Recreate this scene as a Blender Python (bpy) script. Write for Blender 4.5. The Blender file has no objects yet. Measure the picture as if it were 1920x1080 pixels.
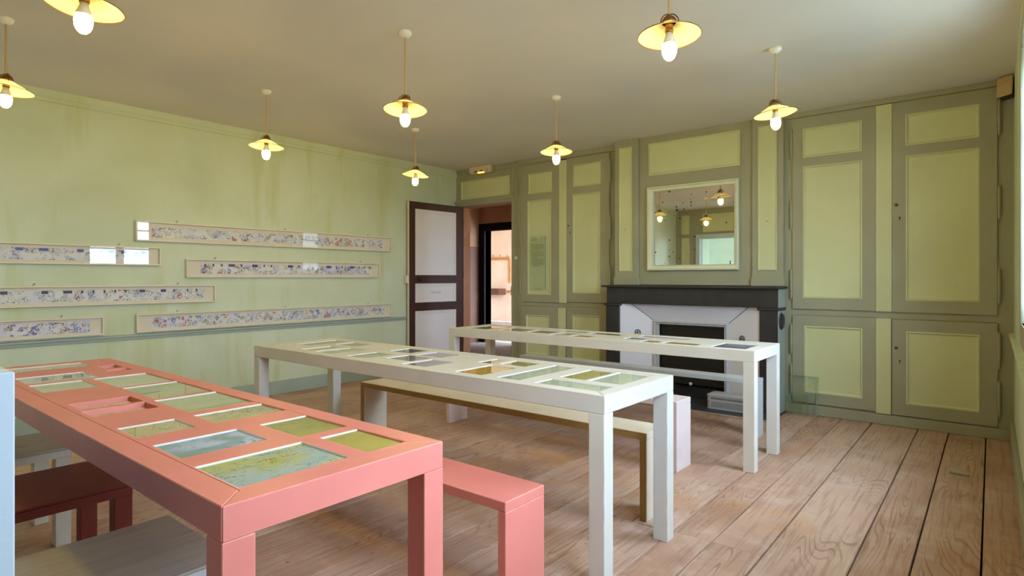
import bpy, math, random
from mathutils import Vector, Matrix
random.seed(7)
PI = math.pi
S = bpy.context.scene
COL = S.collection

# ------------------------------------------------------------------ camera
F_PX, HORIZON, YAW = 1105.0, 521.0, math.radians(39.15)
CAM = Vector((5.724, -5.83, 1.2))
cd = bpy.data.cameras.new('camera'); co = bpy.data.objects.new('camera', cd); COL.objects.link(co)
co.location = CAM; co.rotation_euler = (PI / 2, 0, YAW)
cd.sensor_width = 36; cd.lens = F_PX * 36 / 1920; cd.shift_y = (HORIZON - 540) / 1920
cd.clip_start = 0.02
S.camera = co

# ------------------------------------------------------------------ world, light, exposure
W = bpy.data.worlds.new('overcast_sky'); S.world = W; W.use_nodes = True
bg = W.node_tree.nodes['Background']
bg.inputs[0].default_value = (0.68, 0.86, 1.08, 1)
SKY = 48.0          # zenith radiance of a plain overcast sky: one third of it at the horizon
_nt = W.node_tree; _tc = _nt.nodes.new('ShaderNodeTexCoord'); _sx = _nt.nodes.new('ShaderNodeSeparateXYZ')
_nt.links.new(_tc.outputs['Generated'], _sx.inputs[0])
_mr = _nt.nodes.new('ShaderNodeMapRange'); _mr.inputs['From Min'].default_value = 0; _mr.inputs['From Max'].default_value = 1
_mr.inputs['To Min'].default_value = SKY / 2.0; _mr.inputs['To Max'].default_value = SKY; _mr.clamp = True
_nt.links.new(_sx.outputs[2], _mr.inputs[0]); _nt.links.new(_mr.outputs[0], bg.inputs[1])
BULB = 215.0
S.view_settings.view_transform = 'Standard'; S.view_settings.look = 'None'
S.view_settings.gamma = 1.0; S.view_settings.use_curve_mapping = False
S.view_settings.exposure = 0.0
cy = S.cycles
cy.use_denoising = True
cy.max_bounces = 12; cy.diffuse_bounces = 6; cy.glossy_bounces = 6; cy.transmission_bounces = 8
cy.transparent_max_bounces = 16; cy.sample_clamp_indirect = 6.0; cy.caustics_reflective = False; cy.caustics_refractive = False

def portal(name, loc, rot, sx, sy):
    l = bpy.data.lights.new(name, 'AREA'); l.shape = 'RECTANGLE'; l.size = sx; l.size_y = sy
    l.cycles.is_portal = True
    o = bpy.data.objects.new(name, l); COL.objects.link(o); o.location = loc; o.rotation_euler = rot
    return o

# ------------------------------------------------------------------ helpers
ORG = {}
def lin(c):
    if isinstance(c, str):
        c = tuple(int(c[i:i + 2], 16) / 255 for i in (0, 2, 4))
    return tuple(x / 12.92 if x <= .04045 else ((x + .055) / 1.055) ** 2.4 for x in c) + (1.0,)

class MB:
    def __init__(s): s.v = []; s.f = []; s.sm = []; s.uv = None
    def add(s, vs, fs, smooth=False):
        n = len(s.v); s.v += [tuple(p) for p in vs]
        s.f += [tuple(i + n for i in f) for f in fs]; s.sm += [smooth] * len(fs); return s
    def box(s, x0, x1, y0, y1, z0, z1):
        return s.add([(x0, y0, z0), (x1, y0, z0), (x1, y1, z0), (x0, y1, z0), (x0, y0, z1), (x1, y0, z1), (x1, y1, z1), (x0, y1, z1)],
                     [(0, 3, 2, 1), (4, 5, 6, 7), (0, 1, 5, 4), (1, 2, 6, 5), (2, 3, 7, 6), (3, 0, 4, 7)])
    def bbox(s, x0, x1, y0, y1, z0, z1, b=.003):
        """box with chamfered edges"""
        X, Y, Z = (x0, x1), (y0, y1), (z0, z1); vs = []; idx = {}
        for i in (0, 1):
            for j in (0, 1):
                for k in (0, 1):
                    p = [X[i], Y[j], Z[k]]; sg = [b if i == 0 else -b, b if j == 0 else -b, b if k == 0 else -b]
                    for a in range(3):
                        q = [p[m] + (0 if m == a else sg[m]) for m in range(3)]
                        idx[(i, j, k, a)] = len(vs); vs.append(q)
        fs = []
        def face(pts):
            c = Vector(((x0 + x1) / 2, (y0 + y1) / 2, (z0 + z1) / 2)); P = [Vector(vs[q]) for q in pts]
            n = (P[1] - P[0]).cross(P[2] - P[0]); m = sum(P, Vector()) / len(P) - c
            fs.append(tuple(pts) if n.dot(m) > 0 else tuple(reversed(pts)))
        for a in range(3):
            o1, o2 = [m for m in range(3) if m != a]
            for sd in (0, 1):
                def key(u, w):
                    t = [0, 0, 0]; t[a] = sd; t[o1] = u; t[o2] = w; return tuple(t)
                face([idx[key(0, 0) + (a,)], idx[key(1, 0) + (a,)], idx[key(1, 1) + (a,)], idx[key(0, 1) + (a,)]])
        for a in range(3):
            o1, o2 = [m for m in range(3) if m != a]
            for u in (0, 1):
                for w in (0, 1):
                    t0 = [0, 0, 0]; t0[o1] = u; t0[o2] = w; t1 = list(t0); t1[a] = 1
                    face([idx[tuple(t0) + (o1,)], idx[tuple(t1) + (o1,)], idx[tuple(t1) + (o2,)], idx[tuple(t0) + (o2,)]])
        for i in (0, 1):
            for j in (0, 1):
                for k in (0, 1):
                    face([idx[(i, j, k, 0)], idx[(i, j, k, 1)], idx[(i, j, k, 2)]])
        return s.add(vs, fs)
    def lathe(s, prof, c=(0, 0, 0), axis='z', n=24, smooth=True, closed=False):
        vs = []; m = len(prof)
        for i in range(n):
            a = 2 * PI * i / n
            for r, h in prof:
                x, y = r * math.cos(a), r * math.sin(a)
                p = {'z': (x, y, h), 'y': (x, h, y), 'x': (h, x, y)}[axis]
                vs.append((c[0] + p[0], c[1] + p[1], c[2] + p[2]))
        fs = []
        for i in range(n):
            j = (i + 1) % n
            for k in range(m if closed else m - 1):
                k2 = (k + 1) % m
                q = (i * m + k, j * m + k, j * m + k2, i * m + k2)
                fs.append(q if axis != 'y' else tuple(reversed(q)))
        return s.add(vs, fs, smooth)
    def tube(s, pts, r, n=8, caps=True):
        pts = [Vector(p) for p in pts]; vs = []; fs = []
        for i, p in enumerate(pts):
            d = (pts[min(i + 1, len(pts) - 1)] - pts[max(i - 1, 0)]).normalized()
            a = d.orthogonal().normalized() if i == 0 else (a - d * a.dot(d)).normalized()
            b = d.cross(a); rr = r[i] if isinstance(r, (list, tuple)) else r
            for k in range(n):
                t = 2 * PI * k / n; vs.append(p + (a * math.cos(t) + b * math.sin(t)) * rr)
        for i in range(len(pts) - 1):
            for k in range(n):
                k2 = (k + 1) % n; fs.append((i * n + k, i * n + k2, (i + 1) * n + k2, (i + 1) * n + k))
        s.add(vs, fs, True)
        if caps: s.add([vs[k] for k in range(n)], [tuple(reversed(range(n)))]); s.add(vs[-n:], [tuple(range(n))])
        return s
    def plate(s, us, vs_, holes, w0, w1, mp):
        """slab with rectangular holes; mp maps (u,v,w) to xyz, right-handed"""
        U = sorted(set([us[0], us[1]] + [h[i] for h in holes for i in (0, 1)]))
        V = sorted(set([vs_[0], vs_[1]] + [h[i] for h in holes for i in (2, 3)]))
        solid = {}
        for i in range(len(U) - 1):
            for j in range(len(V) - 1):
                cu, cv = (U[i] + U[i + 1]) / 2, (V[j] + V[j + 1]) / 2
                solid[i, j] = not any(h[0] < cu < h[1] and h[2] < cv < h[3] for h in holes)
        def q(*p): s.add([mp(*a) for a in p], [(0, 1, 2, 3)])
        for (i, j), so in solid.items():
            if not so: continue
            a, b, c, d = U[i], U[i + 1], V[j], V[j + 1]
            q((a, c, w1), (b, c, w1), (b, d, w1), (a, d, w1)); q((a, c, w0), (a, d, w0), (b, d, w0), (b, c, w0))
            if not solid.get((i - 1, j)): q((a, c, w0), (a, c, w1), (a, d, w1), (a, d, w0))
            if not solid.get((i + 1, j)): q((b, c, w0), (b, d, w0), (b, d, w1), (b, c, w1))
            if not solid.get((i, j - 1)): q((a, c, w0), (b, c, w0), (b, c, w1), (a, c, w1))
            if not solid.get((i, j + 1)): q((a, d, w0), (a, d, w1), (b, d, w1), (b, d, w0))
        return s
    def prism(s, poly, h0, h1, mp):
        n = len(poly)
        s.add([mp(u, v, h0) for u, v in poly] + [mp(u, v, h1) for u, v in poly],
              [tuple(reversed(range(n))), tuple(range(n, 2 * n))] + [(i, (i + 1) % n, n + (i + 1) % n, n + i) for i in range(n)])
        return s
    def build(s, name, mat, parent=None, org=None, merge=False):
        o0 = Vector(org) if org is not None else (ORG[parent.name] if parent else Vector((0, 0, 0)))
        me = bpy.data.meshes.new(name)
        me.from_pydata([tuple(Vector(p) - o0) for p in s.v], [], s.f)
        me.polygons.foreach_set('use_smooth', s.sm)
        if mat: me.materials.append(mat)
        if s.uv:
            ul = me.uv_layers.new(name='UVMap')
            for li, l in enumerate(me.loops): ul.data[li].uv = s.uv[l.vertex_index]
        me.update()
        o = bpy.data.objects.new(name, me); COL.objects.link(o)
        if parent is not None:
            o.parent = parent
        elif org is not None: o.location = o0
        ORG[o.name] = o0
        return o

def fixn(o):
    import bmesh
    bm = bmesh.new(); bm.from_mesh(o.data); bmesh.ops.remove_doubles(bm, verts=bm.verts, dist=1e-5)
    bmesh.ops.recalc_face_normals(bm, faces=bm.faces); bm.to_mesh(o.data); bm.free(); return o

def thing(name, label, cat, org=(0, 0, 0), group=None, kind=None):
    o = bpy.data.objects.new(name, None); COL.objects.link(o); o.location = org; o.empty_display_size = .1
    o['label'] = label; o['category'] = cat
    if group: o['group'] = group
    if kind: o['kind'] = kind
    ORG[o.name] = Vector(org); return o
def tag(o, label, cat, group=None):
    o['label'] = label; o['category'] = cat
    if group: o['group'] = group
    return o
def struct(o, label=None, cat=None):
    o['kind'] = 'structure'
    if label: o['label'] = label
    if cat: o['category'] = cat
    return o
def sub(o, label): o['label'] = label; return o
def copy_tree(o, parent=None):
    c = o.copy(); COL.objects.link(c); c.parent = parent
    for ch in list(o.children): copy_tree(ch, c)
    return c
XY = lambda u, v, w: (u, v, w)
def XZ(u, v, w): return (u, -w, v)      # facade seen from -Y: w = depth towards the room

# ------------------------------------------------------------------ materials
def new_mat(name):
    m = bpy.data.materials.new(name); m.use_nodes = True
    nt = m.node_tree; nt.nodes.clear()
    out = nt.nodes.new('ShaderNodeOutputMaterial'); return m, nt, out
def N(nt, t, **kw):
    n = nt.nodes.new('ShaderNode' + t)
    for k, v in kw.items():
        if k.startswith('i_'):
            key = k[2:]; key = int(key) if key.isdigit() else key.replace('_', ' ')
            n.inputs[key].default_value = v
        else: setattr(n, k, v)
    return n
def ramp(nt, pts, interp='LINEAR'):
    r = nt.nodes.new('ShaderNodeValToRGB'); e = r.color_ramp.elements; r.color_ramp.interpolation = interp
    while len(e) < len(pts): e.new(.5)
    for el, (p, c) in zip(e, pts): el.position = p; el.color = c if len(c) == 4 else tuple(c) + (1,)
    return r
def mixc(nt, fac, a, b, mode='MIX'):
    n = nt.nodes.new('ShaderNodeMix'); n.data_type = 'RGBA'; n.blend_type = mode
    L = nt.links
    for idx, v in ((0, fac), (6, a), (7, b)):
        if hasattr(v, 'links') or isinstance(v, bpy.types.NodeSocket): L.new(v, n.inputs[idx])
        else: n.inputs[idx].default_value = v
    return n.outputs[2]
def math_(nt, op, a, b=None, clamp=False):
    n = nt.nodes.new('ShaderNodeMath'); n.operation = op; n.use_clamp = clamp
    for i, v in enumerate((a, b)):
        if v is None: continue
        if isinstance(v, bpy.types.NodeSocket): nt.links.new(v, n.inputs[i])
        else: n.inputs[i].default_value = v
    return n.outputs[0]

def paint(name, col, rough=.5, var=.08, scale=3.0, bump=.06, bscale=60, worn=None, grain=0, stretch=(1, 1, 1), spec=.4, wornamt=.5):
    """brushed paint with slight unevenness; worn = colour showing on rubbed edges"""
    m, nt, out = new_mat(name); L = nt.links
    b = N(nt, 'BsdfPrincipled'); b.inputs['Roughness'].default_value = rough; b.inputs['Specular IOR Level'].default_value = spec
    g = N(nt, 'NewGeometry'); mp = N(nt, 'Mapping'); mp.inputs['Scale'].default_value = stretch; L.new(g.outputs['Position'], mp.inputs[0])
    n1 = N(nt, 'TexNoise'); n1.inputs['Scale'].default_value = scale; n1.inputs['Detail'].default_value = 5; L.new(mp.outputs[0], n1.inputs[0])
    c = lin(col); lo = tuple(x * (1 - var) for x in c[:3]) + (1,); hi = tuple(min(1, x * (1 + var)) for x in c[:3]) + (1,)
    r = ramp(nt, [(.3, lo), (.7, hi)]); L.new(n1.outputs['Fac'], r.inputs[0]); colr = r.outputs[0]
    if worn:
        bv = N(nt, 'Bevel', samples=4); bv.inputs['Radius'].default_value = .006
        dp = N(nt, 'VectorMath', operation='DOT_PRODUCT'); L.new(bv.outputs[0], dp.inputs[0]); L.new(g.outputs['Normal'], dp.inputs[1])
        e = math_(nt, 'SUBTRACT', 1.0, dp.outputs['Value']); e = math_(nt, 'MULTIPLY', e, 12.0, True)
        n3 = N(nt, 'TexNoise'); n3.inputs['Scale'].default_value = 14; L.new(g.outputs['Position'], n3.inputs[0])
        w = math_(nt, 'MULTIPLY', e, math_(nt, 'MULTIPLY', math_(nt, 'SUBTRACT', n3.outputs['Fac'], .35), 2.6, True), True)
        colr = mixc(nt, math_(nt, 'MULTIPLY', w, wornamt), colr, lin(worn))
    L.new(colr, b.inputs['Base Color'])
    n2 = N(nt, 'TexNoise'); n2.inputs['Scale'].default_value = bscale; n2.inputs['Detail'].default_value = 3; L.new(mp.outputs[0], n2.inputs[0])
    bp = N(nt, 'Bump'); bp.inputs['Strength'].default_value = bump; bp.inputs['Distance'].default_value = .01
    L.new(n2.outputs['Fac'], bp.inputs['Height']); L.new(bp.outputs[0], b.inputs['Normal'])
    L.new(b.outputs[0], out.inputs[0]); return m

def simple(name, col, rough=.5, metal=0.0, spec=.5):
    m, nt, out = new_mat(name); b = N(nt, 'BsdfPrincipled')
    n1 = N(nt, 'TexNoise'); n1.inputs['Scale'].default_value = 40
    c = lin(col); r = ramp(nt, [(.3, tuple(x * .92 for x in c[:3]) + (1,)), (.7, tuple(min(1, x * 1.06) for x in c[:3]) + (1,))])
    nt.links.new(n1.outputs['Fac'], r.inputs[0]); nt.links.new(r.outputs[0], b.inputs['Base Color'])
    b.inputs['Roughness'].default_value = rough; b.inputs['Metallic'].default_value = metal; b.inputs['Specular IOR Level'].default_value = spec
    nt.links.new(b.outputs[0], out.inputs[0]); return m

def glass_mat(name, tint=(1, 1, 1, 1), ior=1.5, rough=0.0, boost=1.0):
    m, nt, out = new_mat(name); L = nt.links
    tr = N(nt, 'BsdfTransparent'); tr.inputs[0].default_value = tint
    gl = N(nt, 'BsdfGlossy'); gl.inputs['Roughness'].default_value = rough; gl.inputs[0].default_value = (1, 1, 1, 1)
    fr = N(nt, 'Fresnel'); gg = N(nt, 'NewGeometry')
    L.new(math_(nt, 'ADD', math_(nt, 'MULTIPLY', gg.outputs['Backfacing'], 1 / ior - ior), ior), fr.inputs[0])   # thin sheet: no total internal reflection
    mx = N(nt, 'MixShader'); L.new(math_(nt, 'MULTIPLY', fr.outputs[0], boost, True), mx.inputs[0]); L.new(tr.outputs[0], mx.inputs[1]); L.new(gl.outputs[0], mx.inputs[2])
    L.new(mx.outputs[0], out.inputs[0]); return m

def emit(name, col, strength):
    m, nt, out = new_mat(name); e = N(nt, 'Emission'); e.inputs[0].default_value = col; e.inputs[1].default_value = strength
    nt.links.new(e.outputs[0], out.inputs[0]); return m

def wall_green():
    m, nt, out = new_mat('green_distemper'); L = nt.links
    b = N(nt, 'BsdfPrincipled'); b.inputs['Roughness'].default_value = .62; b.inputs['Specular IOR Level'].default_value = .3
    g = N(nt, 'NewGeometry')
    n1 = N(nt, 'TexNoise'); n1.inputs['Scale'].default_value = 1.3; n1.inputs['Detail'].default_value = 6; n1.inputs['Distortion'].default_value = .6; L.new(g.outputs['Position'], n1.inputs[0])
    r = ramp(nt, [(.25, lin('bcc6ac')), (.5, lin('c8d2bc')), (.78, lin('d0d9c8'))]); L.new(n1.outputs['Fac'], r.inputs[0])
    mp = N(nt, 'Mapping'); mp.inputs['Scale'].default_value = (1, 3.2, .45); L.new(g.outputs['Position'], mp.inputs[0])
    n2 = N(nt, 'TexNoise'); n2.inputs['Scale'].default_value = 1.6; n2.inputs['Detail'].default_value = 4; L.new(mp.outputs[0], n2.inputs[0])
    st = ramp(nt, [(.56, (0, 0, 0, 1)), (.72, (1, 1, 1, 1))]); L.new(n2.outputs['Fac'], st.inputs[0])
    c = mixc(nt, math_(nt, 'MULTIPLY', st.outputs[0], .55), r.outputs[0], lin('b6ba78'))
    L.new(c, b.inputs['Base Color'])
    n3 = N(nt, 'TexNoise'); n3.inputs['Scale'].default_value = 18; n3.inputs['Detail'].default_value = 6; L.new(g.outputs['Position'], n3.inputs[0])
    bp = N(nt, 'Bump'); bp.inputs['Strength'].default_value = .12; bp.inputs['Distance'].default_value = .01; L.new(n3.outputs['Fac'], bp.inputs['Height']); L.new(bp.outputs[0], b.inputs['Normal'])
    L.new(b.outputs[0], out.inputs[0]); return m

def floor_wood():
    m, nt, out = new_mat('worn_floor_board'); L = nt.links
    b = N(nt, 'BsdfPrincipled'); b.inputs['Specular IOR Level'].default_value = .35
    g = N(nt, 'NewGeometry'); oi = N(nt, 'ObjectInfo')
    rnd = math_(nt, 'MULTIPLY', oi.outputs['Random'], 37.0)
    cx = N(nt, 'CombineXYZ'); L.new(rnd, cx.inputs[0]); L.new(math_(nt, 'MULTIPLY', rnd, 1.7), cx.inputs[1]); L.new(rnd, cx.inputs[2])
    ad = N(nt, 'VectorMath', operation='ADD'); L.new(g.outputs['Position'], ad.inputs[0]); L.new(cx.outputs[0], ad.inputs[1])
    mp = N(nt, 'Mapping'); mp.inputs['Scale'].default_value = (6.0, .55, 1); L.new(ad.outputs[0], mp.inputs[0])
    n = N(nt, 'TexNoise'); n.inputs['Scale'].default_value = 1.0; n.inputs['Detail'].default_value = 1.5; n.inputs['Roughness'].default_value = .4; L.new(mp.outputs[0], n.inputs[0])
    rings = math_(nt, 'SINE', math_(nt, 'MULTIPLY', n.outputs['Fac'], 235.0))
    mp2 = N(nt, 'Mapping'); mp2.inputs['Scale'].default_value = (70, 2.5, 1); L.new(ad.outputs[0], mp2.inputs[0])
    fi = N(nt, 'TexNoise'); fi.inputs['Scale'].default_value = 1.0; fi.inputs['Detail'].default_value = 5; L.new(mp2.outputs[0], fi.inputs[0])
    n4 = N(nt, 'TexNoise'); n4.inputs['Scale'].default_value = 2.2; n4.inputs['Detail'].default_value = 5; L.new(ad.outputs[0], n4.inputs[0])
    base = ramp(nt, [(.28, lin('936b56')), (.5, lin('b08c78')), (.72, lin('c6a693'))]); L.new(n4.outputs['Fac'], base.inputs[0])
    tone = ramp(nt, [(0, lin('b08a76')), (.5, lin('be9c89')), (1, lin('caad9c'))]); L.new(oi.outputs['Random'], tone.inputs[0])
    c = mixc(nt, .45, base.outputs[0], tone.outputs[0])
    rg = ramp(nt, [(.55, (0, 0, 0, 1)), (.95, (1, 1, 1, 1))]); L.new(rings, rg.inputs[0])
    zone = ramp(nt, [(.45, (0, 0, 0, 1)), (.62, (1, 1, 1, 1))]); n5 = N(nt, 'TexNoise'); n5.inputs['Scale'].default_value = 1.3; L.new(ad.outputs[0], n5.inputs[0]); L.new(n5.outputs['Fac'], zone.inputs[0])
    c = mixc(nt, math_(nt, 'MULTIPLY', math_(nt, 'MULTIPLY', rg.outputs[0], zone.outputs[0]), .55), c, lin('74503a'))
    fr = ramp(nt, [(.38, (1, 1, 1, 1)), (.5, (0, 0, 0, 1))]); L.new(fi.outputs['Fac'], fr.inputs[0])
    c = mixc(nt, math_(nt, 'MULTIPLY', fr.outputs[0], .36), c, lin('7c5844'))
    wn = N(nt, 'TexNoise'); wn.inputs['Scale'].default_value = 5; wn.inputs['Detail'].default_value = 8; wn.inputs['Roughness'].default_value = .7; L.new(ad.outputs[0], wn.inputs[0])
    wr = ramp(nt, [(.5, (0, 0, 0, 1)), (.75, (1, 1, 1, 1))]); L.new(wn.outputs['Fac'], wr.inputs[0])
    c = mixc(nt, math_(nt, 'MULTIPLY', wr.outputs[0], .5), c, lin('d4c0b2'))
    po = N(nt, 'TexNoise'); po.inputs['Scale'].default_value = 3.1; po.inputs['Detail'].default_value = 4; L.new(ad.outputs[0], po.inputs[0])
    pr_ = ramp(nt, [(.58, (0, 0, 0, 1)), (.72, (1, 1, 1, 1))]); L.new(po.outputs['Fac'], pr_.inputs[0])
    c = mixc(nt, math_(nt, 'MULTIPLY', pr_.outputs[0], .45), c, lin('b98654'))
    kn = N(nt, 'TexVoronoi'); kn.inputs['Scale'].default_value = 4.5; L.new(ad.outputs[0], kn.inputs[0])
    kr = ramp(nt, [(.0, (1, 1, 1, 1)), (.055, (0, 0, 0, 1))]); L.new(kn.outputs['Distance'], kr.inputs[0])
    c = mixc(nt, math_(nt, 'MULTIPLY', kr.outputs[0], .7), c, lin('3d281c'))
    L.new(c, b.inputs['Base Color'])
    rr = ramp(nt, [(.3, (.42,) * 3 + (1,)), (.7, (.62,) * 3 + (1,))]); L.new(wn.outputs['Fac'], rr.inputs[0]); L.new(rr.outputs[0], b.inputs['Roughness'])
    bp = N(nt, 'Bump'); bp.inputs['Strength'].default_value = .25; bp.inputs['Distance'].default_value = .004; L.new(fi.outputs['Fac'], bp.inputs['Height']); L.new(bp.outputs[0], b.inputs['Normal'])
    L.new(b.outputs[0], out.inputs[0]); return m

def strip_print(name, seed, pal, ink='2b2740', dens=.5, bars=None):
    """long strip of small sketched figures, printed flat; uv in metres"""
    m, nt, out = new_mat(name); L = nt.links
    b = N(nt, 'BsdfPrincipled'); b.inputs['Roughness'].default_value = .7
    uv = N(nt, 'UVMap'); mp = N(nt, 'Mapping'); mp.inputs['Location'].default_value = (seed * 3.17, seed * 1.9, seed); L.new(uv.outputs[0], mp.inputs[0])
    n0 = N(nt, 'TexNoise'); n0.inputs['Scale'].default_value = 6; L.new(mp.outputs[0], n0.inputs[0])
    pr = ramp(nt, [(.35, lin('e4e1e8')), (.55, lin('dddbea')), (.7, lin('cccdf0'))]); L.new(n0.outputs['Fac'], pr.inputs[0]); c = pr.outputs[0]
    vo = N(nt, 'TexVoronoi'); vo.inputs['Scale'].default_value = 30; L.new(mp.outputs[0], vo.inputs[0])
    sp = N(nt, 'SeparateColor'); L.new(vo.outputs['Color'], sp.inputs[0])
    k = len(pal); cr = ramp(nt, [(i / k, lin(p)) for i, p in enumerate(pal)], 'CONSTANT'); L.new(sp.outputs[0], cr.inputs[0])
    msk = math_(nt, 'GREATER_THAN', sp.outputs[1], 1 - dens * .5)
    nz = N(nt, 'TexNoise'); nz.inputs['Scale'].default_value = 75; nz.inputs['Detail'].default_value = 2; L.new(mp.outputs[0], nz.inputs[0])
    msk = math_(nt, 'MULTIPLY', msk, math_(nt, 'GREATER_THAN', nz.outputs['Fac'], .47))
    c = mixc(nt, math_(nt, 'MULTIPLY', msk, .85), c, cr.outputs[0])
    n1 = N(nt, 'TexNoise'); n1.inputs['Scale'].default_value = 40; n1.inputs['Detail'].default_value = 2; n1.inputs['Distortion'].default_value = 1.6; L.new(mp.outputs[0], n1.inputs[0])
    ln = math_(nt, 'LESS_THAN', math_(nt, 'ABSOLUTE', math_(nt, 'SUBTRACT', n1.outputs['Fac'], .5)), .024)
    n2 = N(nt, 'TexNoise'); n2.inputs['Scale'].default_value = 14; L.new(mp.outputs[0], n2.inputs[0])
    cl = ramp(nt, [(.46, (0, 0, 0, 1)), (.52, (1, 1, 1, 1))]); L.new(n2.outputs['Fac'], cl.inputs[0])
    c = mixc(nt, math_(nt, 'MULTIPLY', math_(nt, 'MULTIPLY', ln, cl.outputs[0]), .85), c, lin(ink))
    n3 = N(nt, 'TexNoise'); n3.inputs['Scale'].default_value = 70; L.new(mp.outputs[0], n3.inputs[0])
    bl = math_(nt, 'MULTIPLY', math_(nt, 'GREATER_THAN', n3.outputs['Fac'], .62), cl.outputs[0])
    c = mixc(nt, math_(nt, 'MULTIPLY', bl, .8), c, lin(ink))
    if bars:
        sx = N(nt, 'SeparateXYZ'); L.new(uv.outputs[0], sx.inputs[0])
        top = math_(nt, 'GREATER_THAN', sx.outputs[1], .068)
        cxx = N(nt, 'CombineXYZ'); L.new(sx.outputs[0], cxx.inputs[0]); cxx.inputs[1].default_value = seed
        nb = N(nt, 'TexNoise'); nb.inputs['Scale'].default_value = 13; nb.inputs['Detail'].default_value = 0; L.new(cxx.outputs[0], nb.inputs[0])
        seg = math_(nt, 'GREATER_THAN', nb.outputs['Fac'], .56)
        c = mixc(nt, math_(nt, 'MULTIPLY', top, seg), c, lin(bars))
    L.new(c, b.inputs['Base Color']); L.new(b.outputs[0], out.inputs[0]); return m

def watercolour(name, seed, cols, ink='4a4a38', inkamt=.6, scale=5, lines=False, flow='x'):
    m, nt, out = new_mat(name); L = nt.links
    b = N(nt, 'BsdfPrincipled'); b.inputs['Roughness'].default_value = .75
    g = N(nt, 'NewGeometry'); mp = N(nt, 'Mapping'); mp.inputs['Location'].default_value = (seed * 2.3, seed * 5.1, 0); mp.inputs['Scale'].default_value = (1.6, .8, 1); L.new(g.outputs['Position'], mp.inputs[0])
    n = N(nt, 'TexNoise'); n.inputs['Scale'].default_value = scale; n.inputs['Detail'].default_value = 5; n.inputs['Distortion'].default_value = .8; L.new(mp.outputs[0], n.inputs[0])
    k = len(cols); r = ramp(nt, [(.3 + .42 * i / max(1, k - 1), lin(c)) for i, c in enumerate(cols)]); gc = N(nt, 'TexCoord'); gx = N(nt, 'SeparateXYZ'); L.new(gc.outputs['Generated'], gx.inputs[0])
    fac = math_(nt, 'ADD', math_(nt, 'MULTIPLY', n.outputs['Fac'], .78), math_(nt, 'MULTIPLY', gx.outputs[0 if flow == 'x' else 1], .24))
    L.new(fac, r.inputs[0]); c = r.outputs[0]
    n1 = N(nt, 'TexNoise'); n1.inputs['Scale'].default_value = 24 if not lines else 40; n1.inputs['Detail'].default_value = 3; n1.inputs['Distortion'].default_value = 1.0; L.new(mp.outputs[0], n1.inputs[0])
    ln = math_(nt, 'LESS_THAN', math_(nt, 'ABSOLUTE', math_(nt, 'SUBTRACT', n1.outputs['Fac'], .5)), .016)
    n2 = N(nt, 'TexNoise'); n2.inputs['Scale'].default_value = 7; L.new(mp.outputs[0], n2.inputs[0])
    cl = ramp(nt, [(.42, (0, 0, 0, 1)), (.54, (1, 1, 1, 1))]); L.new(n2.outputs['Fac'], cl.inputs[0])
    c = mixc(nt, math_(nt, 'MULTIPLY', math_(nt, 'MULTIPLY', ln, cl.outputs[0]), inkamt), c, lin(ink))
    L.new(c, b.inputs['Base Color']); L.new(b.outputs[0], out.inputs[0]); return m

def mirror_mat():
    m, nt, out = new_mat('aged_mirror'); L = nt.links
    b = N(nt, 'BsdfPrincipled'); b.inputs['Metallic'].default_value = 1; b.inputs['Roughness'].default_value = .015
    g = N(nt, 'NewGeometry'); v = N(nt, 'TexVoronoi'); v.inputs['Scale'].default_value = 26; L.new(g.outputs['Position'], v.inputs[0])
    sp = N(nt, 'SeparateColor'); L.new(v.outputs['Color'], sp.inputs[0])
    n2 = N(nt, 'TexNoise'); n2.inputs['Scale'].default_value = 3.0; L.new(g.outputs['Position'], n2.inputs[0])
    rad = math_(nt, 'MULTIPLY', math_(nt, 'MULTIPLY', math_(nt, 'SUBTRACT', sp.outputs[0], .42), n2.outputs['Fac']), .85)
    sp_ = math_(nt, 'LESS_THAN', v.outputs['Distance'], rad)
    c = mixc(nt, sp_, (.90, .89, .87, 1), (.04, .035, .03, 1)); L.new(c, b.inputs['Base Color'])
    L.new(math_(nt, 'SUBTRACT', 1.0, sp_), b.inputs['Metallic'])
    L.new(b.outputs[0], out.inputs[0]); return m

def plaster(name, a, bcol, rough=.8, scale=2.5):
    m, nt, out = new_mat(name); L = nt.links
    b = N(nt, 'BsdfPrincipled'); b.inputs['Roughness'].default_value = rough; b.inputs['Specular IOR Level'].default_value = .25
    g = N(nt, 'NewGeometry'); n = N(nt, 'TexNoise'); n.inputs['Scale'].default_value = scale; n.inputs['Detail'].default_value = 7; L.new(g.outputs['Position'], n.inputs[0])
    r = ramp(nt, [(.35, lin(a)), (.65, lin(bcol))]); L.new(n.outputs['Fac'], r.inputs[0]); L.new(r.outputs[0], b.inputs['Base Color'])
    bp = N(nt, 'Bump'); bp.inputs['Strength'].default_value = .1; bp.inputs['Distance'].default_value = .01; L.new(n.outputs['Fac'], bp.inputs['Height']); L.new(bp.outputs[0], b.inputs['Normal'])
    L.new(b.outputs[0], out.inputs[0]); return m

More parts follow.
